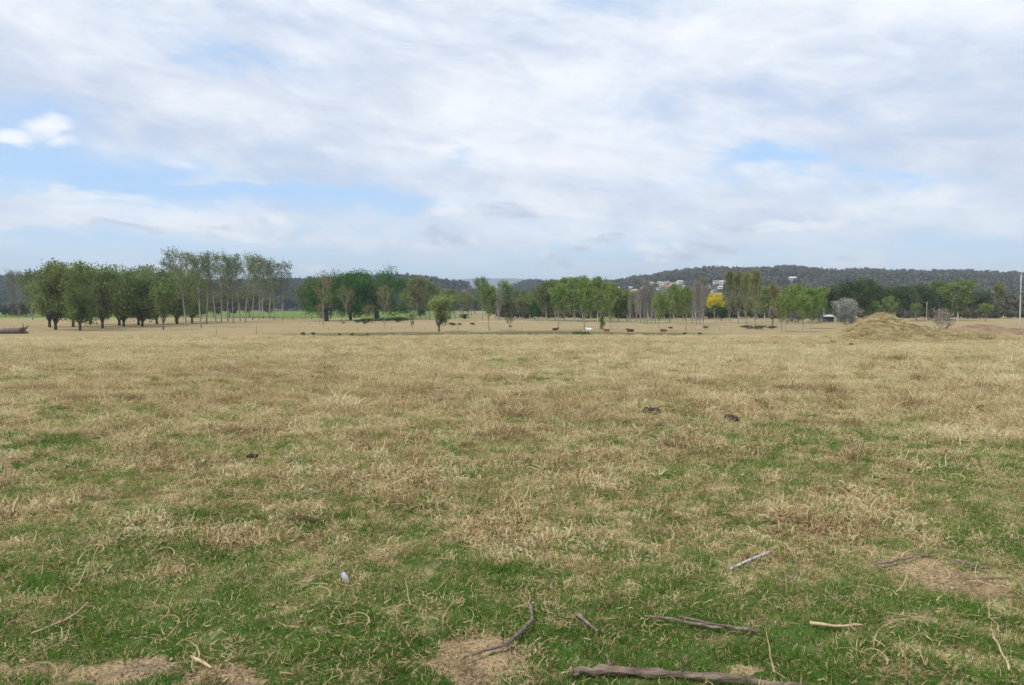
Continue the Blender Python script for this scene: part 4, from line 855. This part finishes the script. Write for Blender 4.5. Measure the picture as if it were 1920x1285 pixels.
# fallen trunk with root plate at the far left
p = at(20, 626); k = p.y / FPX; barkd = surf('old_dark_log', (.07, .055, .045), (.15, .12, .10), 3, .9, .6); rootm = surf('earthy_roots', (.14, .085, .055), (.24, .15, .10), 4)
e = empty('fallen_tree', p); e.scale = (1, k / .068, k / .068); b = MB(); b.tube([(-70 * k, .6, .25), (-40 * k, .3, .28), (-10 * k, .1, .3), (18 * k, 0, .34), (24 * k, 0, .4)], [.26, .3, .34, .38, .44], 8, True, .25); b.build('log', barkd, e)
b = MB()
for i in range(16):
    a = rng.random() * 6.28; L = rng.uniform(.5, 1.15); b.tube([(22 * k, 0, .4), (26 * k, math.cos(a) * L * .5, .42 + math.sin(a) * L * .4), (rng.uniform(24, 30) * k, math.cos(a) * L, max(.02, .45 + math.sin(a) * L))], [.17, .09, .03], 5, True, .3)
b.build('root_plate', rootm, e)
for i in range(5):
    b = MB(); x0 = rng.uniform(-60, 10) * k; b.tube([(x0, .2, .3), (x0 + rng.normal() * .3, .1, .6), (x0 + rng.normal() * .6, 0, .8 + rng.random() * .3)], [.06, .04, .015], 5); b.build('branch', barkd, e)
tag(e, 'dark fallen tree with upturned roots at the left edge', 'fallen tree')
for px, py, w, lab in [(582, 607, 9, 'pale leaning broken timber near the rail fence'), (668, 605, 10, 'pale grey fallen log beneath the oaks')]:
    p = on_plain(px, py); s = w / FPX * p.y; b = MB(); b.tube([(-s / 2, 0, .12), (0, .1, .3), (s / 2, 0, .75 if px < 600 else .3)], [.16, .18, .12], 7, True, .2); o = b.build('fallen_log', M['pale']); o.location = p; tag(o, lab, 'log')

# ------------------------------------------------------------------ sticks, stake, scrap and dung in the paddock
def gp(px, py, dz=0.0):
    v = at(px, py); v.z += dz; return np.array(v)
stickm = surf('grey_stick_bark', (.10, .075, .06), (.27, .215, .175), 26, .9, .7, 60); logm = surf('brown_grey_log', (.075, .053, .04), (.27, .205, .16), 30, .9, 1.0, 60)
tx_ = [n_ for n_ in logm.node_tree.nodes if n_.type == 'TEX_COORD'][0]; mp_ = logm.node_tree.nodes.new('ShaderNodeMapping'); mp_.inputs['Scale'].default_value = (.16, 1, 1)
for l_ in list(tx_.outputs['Object'].links): logm.node_tree.links.new(mp_.outputs[0], l_.to_socket)
logm.node_tree.links.new(tx_.outputs['Object'], mp_.inputs[0]); tanm = surf('dry_tan_stalk', (.36, .27, .16), (.50, .39, .25), 20)
def stick(pxs, r0, r1, label, m_=stickm, name='stick', lift=.030, twigs=()):
    pts = np.array([gp(a, b_) for a, b_ in pxs]); L = np.concatenate([[0], np.cumsum(np.linalg.norm(np.diff(pts, axis=0), axis=1))]); n = max(6, int(L[-1] / .05)); s = np.linspace(0, L[-1], n)
    P_ = np.stack([np.interp(s, L, pts[:, i]) for i in range(3)], 1)
    for _ in range(2): P_[1:-1] = (P_[:-2] + 2 * P_[1:-1] + P_[2:]) / 4
    P_[:, 2] += lift + np.linspace(r0, r1, n); P_[1:-1] += rng.normal(size=(n - 2, 3)) * .0035; o0 = P_[0].copy()
    b = MB(); b.tube(P_ - o0, np.linspace(r0, r1, n) * (1 + .12 * rng.normal(size=n)), 9, True, .14)
    o = b.build(name, m_, None, True); o.location = o0; tag(o, label, name.replace('_', ' '), 'fallen sticks in the paddock')
    for tw in twigs:
        i0 = int(tw[0] * (n - 1)); b = MB(); q = P_[i0] - o0; v = np.array(tw[1]); b.tube([q, q + v * .5 + rng.normal(size=3) * .004, q + v], [tw[2], tw[2] * .8, tw[2] * .45], 7, True, .15); b.build('twig', m_, o, True)
    return o
stick([(1074, 1277), (1110, 1271), (1190, 1272), (1290, 1279), (1390, 1288), (1480, 1299), (1560, 1310)], .023, .018, 'thick weathered branch lying along the bottom edge with short stub', logm, 'branch', .005, [(.18, (-.025, .03, .075), .011), (.45, (.02, -.01, .10), .007)])
stick([(990, 1140), (998, 1160), (997, 1180), (975, 1205), (946, 1227)], .0075, .012, 'curved grey stick beside the bare sandy patch')
stick([(1083, 1168), (1100, 1182), (1121, 1199)], .011, .009, 'short straight stick lying right of the curved stick')
stick([(1413, 1196), (1340, 1191), (1290, 1182), (1250, 1173), (1208, 1168)], .0125, .006, 'long forked stick right of centre near the bottom', stickm, 'stick', .030, [(.35, (-.22, .10, .02), .008), (.2, (-.20, -.02, .03), .006)])
stick([(945, 1228), (905, 1236), (862, 1250)], .007, .005, 'thin stick crossing the sandy patch at bottom centre')
stick([(1640, 1069), (1690, 1062), (1748, 1047)], .009, .005, 'thin dark stick on the brown thatch patch, upper one')
stick([(1790, 1061), (1822, 1070), (1855, 1078)], .009, .006, 'short dark stick at right end of the brown thatch patch')
stick([(1815, 1098), (1850, 1096), (1893, 1093)], .006, .005, 'thin stick below the brown thatch patch')
stick([(1465, 1105), (1488, 1096), (1496, 1080)], .006, .004, 'small bent dark twig below the white stake')
stick([(1478, 1022), (1483, 1045), (1485, 1062)], .006, .004, 'small upright-lying twig right of the white stake')
stick([(1518, 1184), (1570, 1190), (1616, 1186)], .009, .007, 'pale tan stalk lying near the bottom right', tanm)
stick([(1862, 1203), (1880, 1240), (1892, 1272)], .006, .005, 'thin pale stalk in the bottom right corner', tanm)
stick([(358, 1247), (378, 1258), (397, 1268)], .007, .006, 'short tan stalk on the sandy patch at bottom left', tanm)
stick([(60, 1200), (130, 1172), (165, 1142)], .005, .004, 'thin pale stalk in the lower left green grass', tanm)
stick([(968, 746), (985, 741), (1006, 736)], .035, .02, 'dark stick in mid paddock below the small dung pile')
stick([(810, 757), (835, 753), (856, 752)], .04, .02, 'dark flat stick in mid paddock left of centre')
stick([(1090, 779), (1112, 786), (1135, 796)], .022, .014, 'thin grey stick left of the soil clods')
stick([(1168, 797), (1200, 791), (1232, 787)], .03, .018, 'forked grey stick just below the soil clods', stickm, 'stick', .02, [(.5, (-.5, .55, .05), .014)])
# white stake with reddish end
pts = [gp(1369, 1074, .02), gp(1397, 1065, .035), gp(1426, 1056, .05)]; o0 = pts[0].copy(); wm_ = surf('white_plastic', (.36, .37, .37), (.60, .60, .60), 24, .5)
e = empty('plastic_stake', o0); b = MB(); b.tube([q - o0 for q in pts], [.007, .009, .009], 10); b.build('shaft', wm_, e, True)
q1, q2 = gp(1427, 1056, .05), gp(1443, 1050, .055); b = MB(); b.tube([q1 - o0, (q1 + q2) / 2 - o0, q2 - o0], [.010, .012, .009], 9, True, .3); b.build('tip', surf('pinkish_tip', (.34, .22, .21), (.46, .37, .35), 30), e)
tag(e, 'broken white plastic stake with pinkish end lying in the grass', 'stake')
p = gp(649, 1095, .03); b = MB(); n = 7; gx, gy = np.meshgrid(np.linspace(-.02, .02, 5), np.linspace(-.055, .055, n), indexing='ij'); gz = .012 * np.cos(gx * 90) + rng.normal(size=gx.shape) * .003
V_ = np.stack([gx, gy, gz], -1).reshape(-1, 3); i = np.arange(4)[:, None] * n; j = np.arange(n - 1)[None]; b.add(V_, np.stack([i + j, i + n + j, i + n + j + 1, i + j + 1], -1).reshape(-1, 4))
o = b.build('scrap_metal', surf('blue_grey_scrap', (.20, .25, .31), (.36, .40, .43), 30, .5), None, True); o.location = p; o.rotation_euler = (.35, .15, .55); sd = o.modifiers.new('thick', 'SOLIDIFY'); sd.thickness = .003
tag(o, 'small blue-grey crumpled scrap in the grass left of centre', 'scrap')
dungm = surf('dark_dung', (.022, .016, .012), (.06, .042, .03), 16, .9, .9, 40); clodm = surf('dark_soil_clods', (.035, .025, .018), (.085, .06, .042), 10, .95, .9, 30)
def pile(px, py, wpx, hpx, label, m_, name, cat, lumps=5):
    p = at(px, py); k = p.y / FPX; w, h = wpx * k, hpx * k; b = MB()
    for l in range(lumps):
        th, ph = np.meshgrid(np.linspace(0, np.pi, 7), np.arange(10) * .6283, indexing='ij'); c = np.array([rng.uniform(-.35, .35) * w, rng.uniform(-.15, .15) * w, 0]); r = (.16 + .20 * rng.random()) * w * (.55 if lumps > 6 else 1)
        dirs = np.stack([np.sin(th) * np.cos(ph), np.sin(th) * np.sin(ph), np.cos(th)], -1); rr = 1 + .35 * (rng.random(th.shape) - .5); rr[0] = rr[0, 0]; rr[-1] = rr[-1, 0]
        V_ = (dirs * rr[..., None] * np.array([r, r, min(r, h) * (.7 + .5 * rng.random())]) + c + np.array([0, 0, .012 + .0032 * p.y])).reshape(-1, 3)
        i = np.arange(6)[:, None] * 10; j = np.arange(10)[None]; j2 = (j + 1) % 10; b.add(V_, np.stack([i + j, i + 10 + j, i + 10 + j2, i + j2], -1).reshape(-1, 4))
    o = b.build(name, m_, None, True); o.location = p; tag(o, label, cat)
pile(971, 713, 20, 6, 'small dark dung pile in mid paddock near the centre', dungm, 'dung_pile', 'dung')
pile(1220, 776, 36, 8, 'largest dark soil clod heap right of centre', clodm, 'soil_clods', 'soil heap', 16)
pile(1177, 773, 12, 7, 'small dark soil lump beside the largest clod heap', clodm, 'soil_clods', 'soil heap', 3)
pile(1366, 793, 28, 8, 'flat dark dung pile right of the soil clods', dungm, 'dung_pile', 'dung', 6)
pile(576, 738, 8, 7, 'tiny dark lump in the left mid paddock', clodm, 'soil_clods', 'soil heap', 2)
pile(472, 862, 26, 4, 'dark weathered dung patch in the left paddock', dungm, 'dung_pile', 'dung', 9)
pile(1838, 770, 16, 6, 'small dark dung lump at the right side of the paddock', dungm, 'dung_pile', 'dung', 3)
pile(1594, 651, 8, 4, 'small dark dung lump in front of the small heap', dungm, 'dung_pile', 'dung', 3)

# ------------------------------------------------------------------ air
hz = MB(); hz.box((0, 0, 150), (44000, 44000, 316)); ho = hz.build('haze', None); mh = bpy.data.materials.new('haze_air'); mh.use_nodes = True; mh.node_tree.nodes.clear(); gh = NG(mh.node_tree)
oh = gh.n('ShaderNodeOutputMaterial'); pv = gh.n('ShaderNodeVolumePrincipled'); pv.inputs['Color'].default_value = (.72, .86, 1.0, 1); pv.inputs['Density'].default_value = 1.4e-4; pv.inputs['Anisotropy'].default_value = .2
gh.t.links.new(pv.outputs[0], oh.inputs['Volume']); ho.data.materials.append(mh)
tag(ho, 'thin bluish air between the paddock and the hills', 'haze', None, 'stuff')
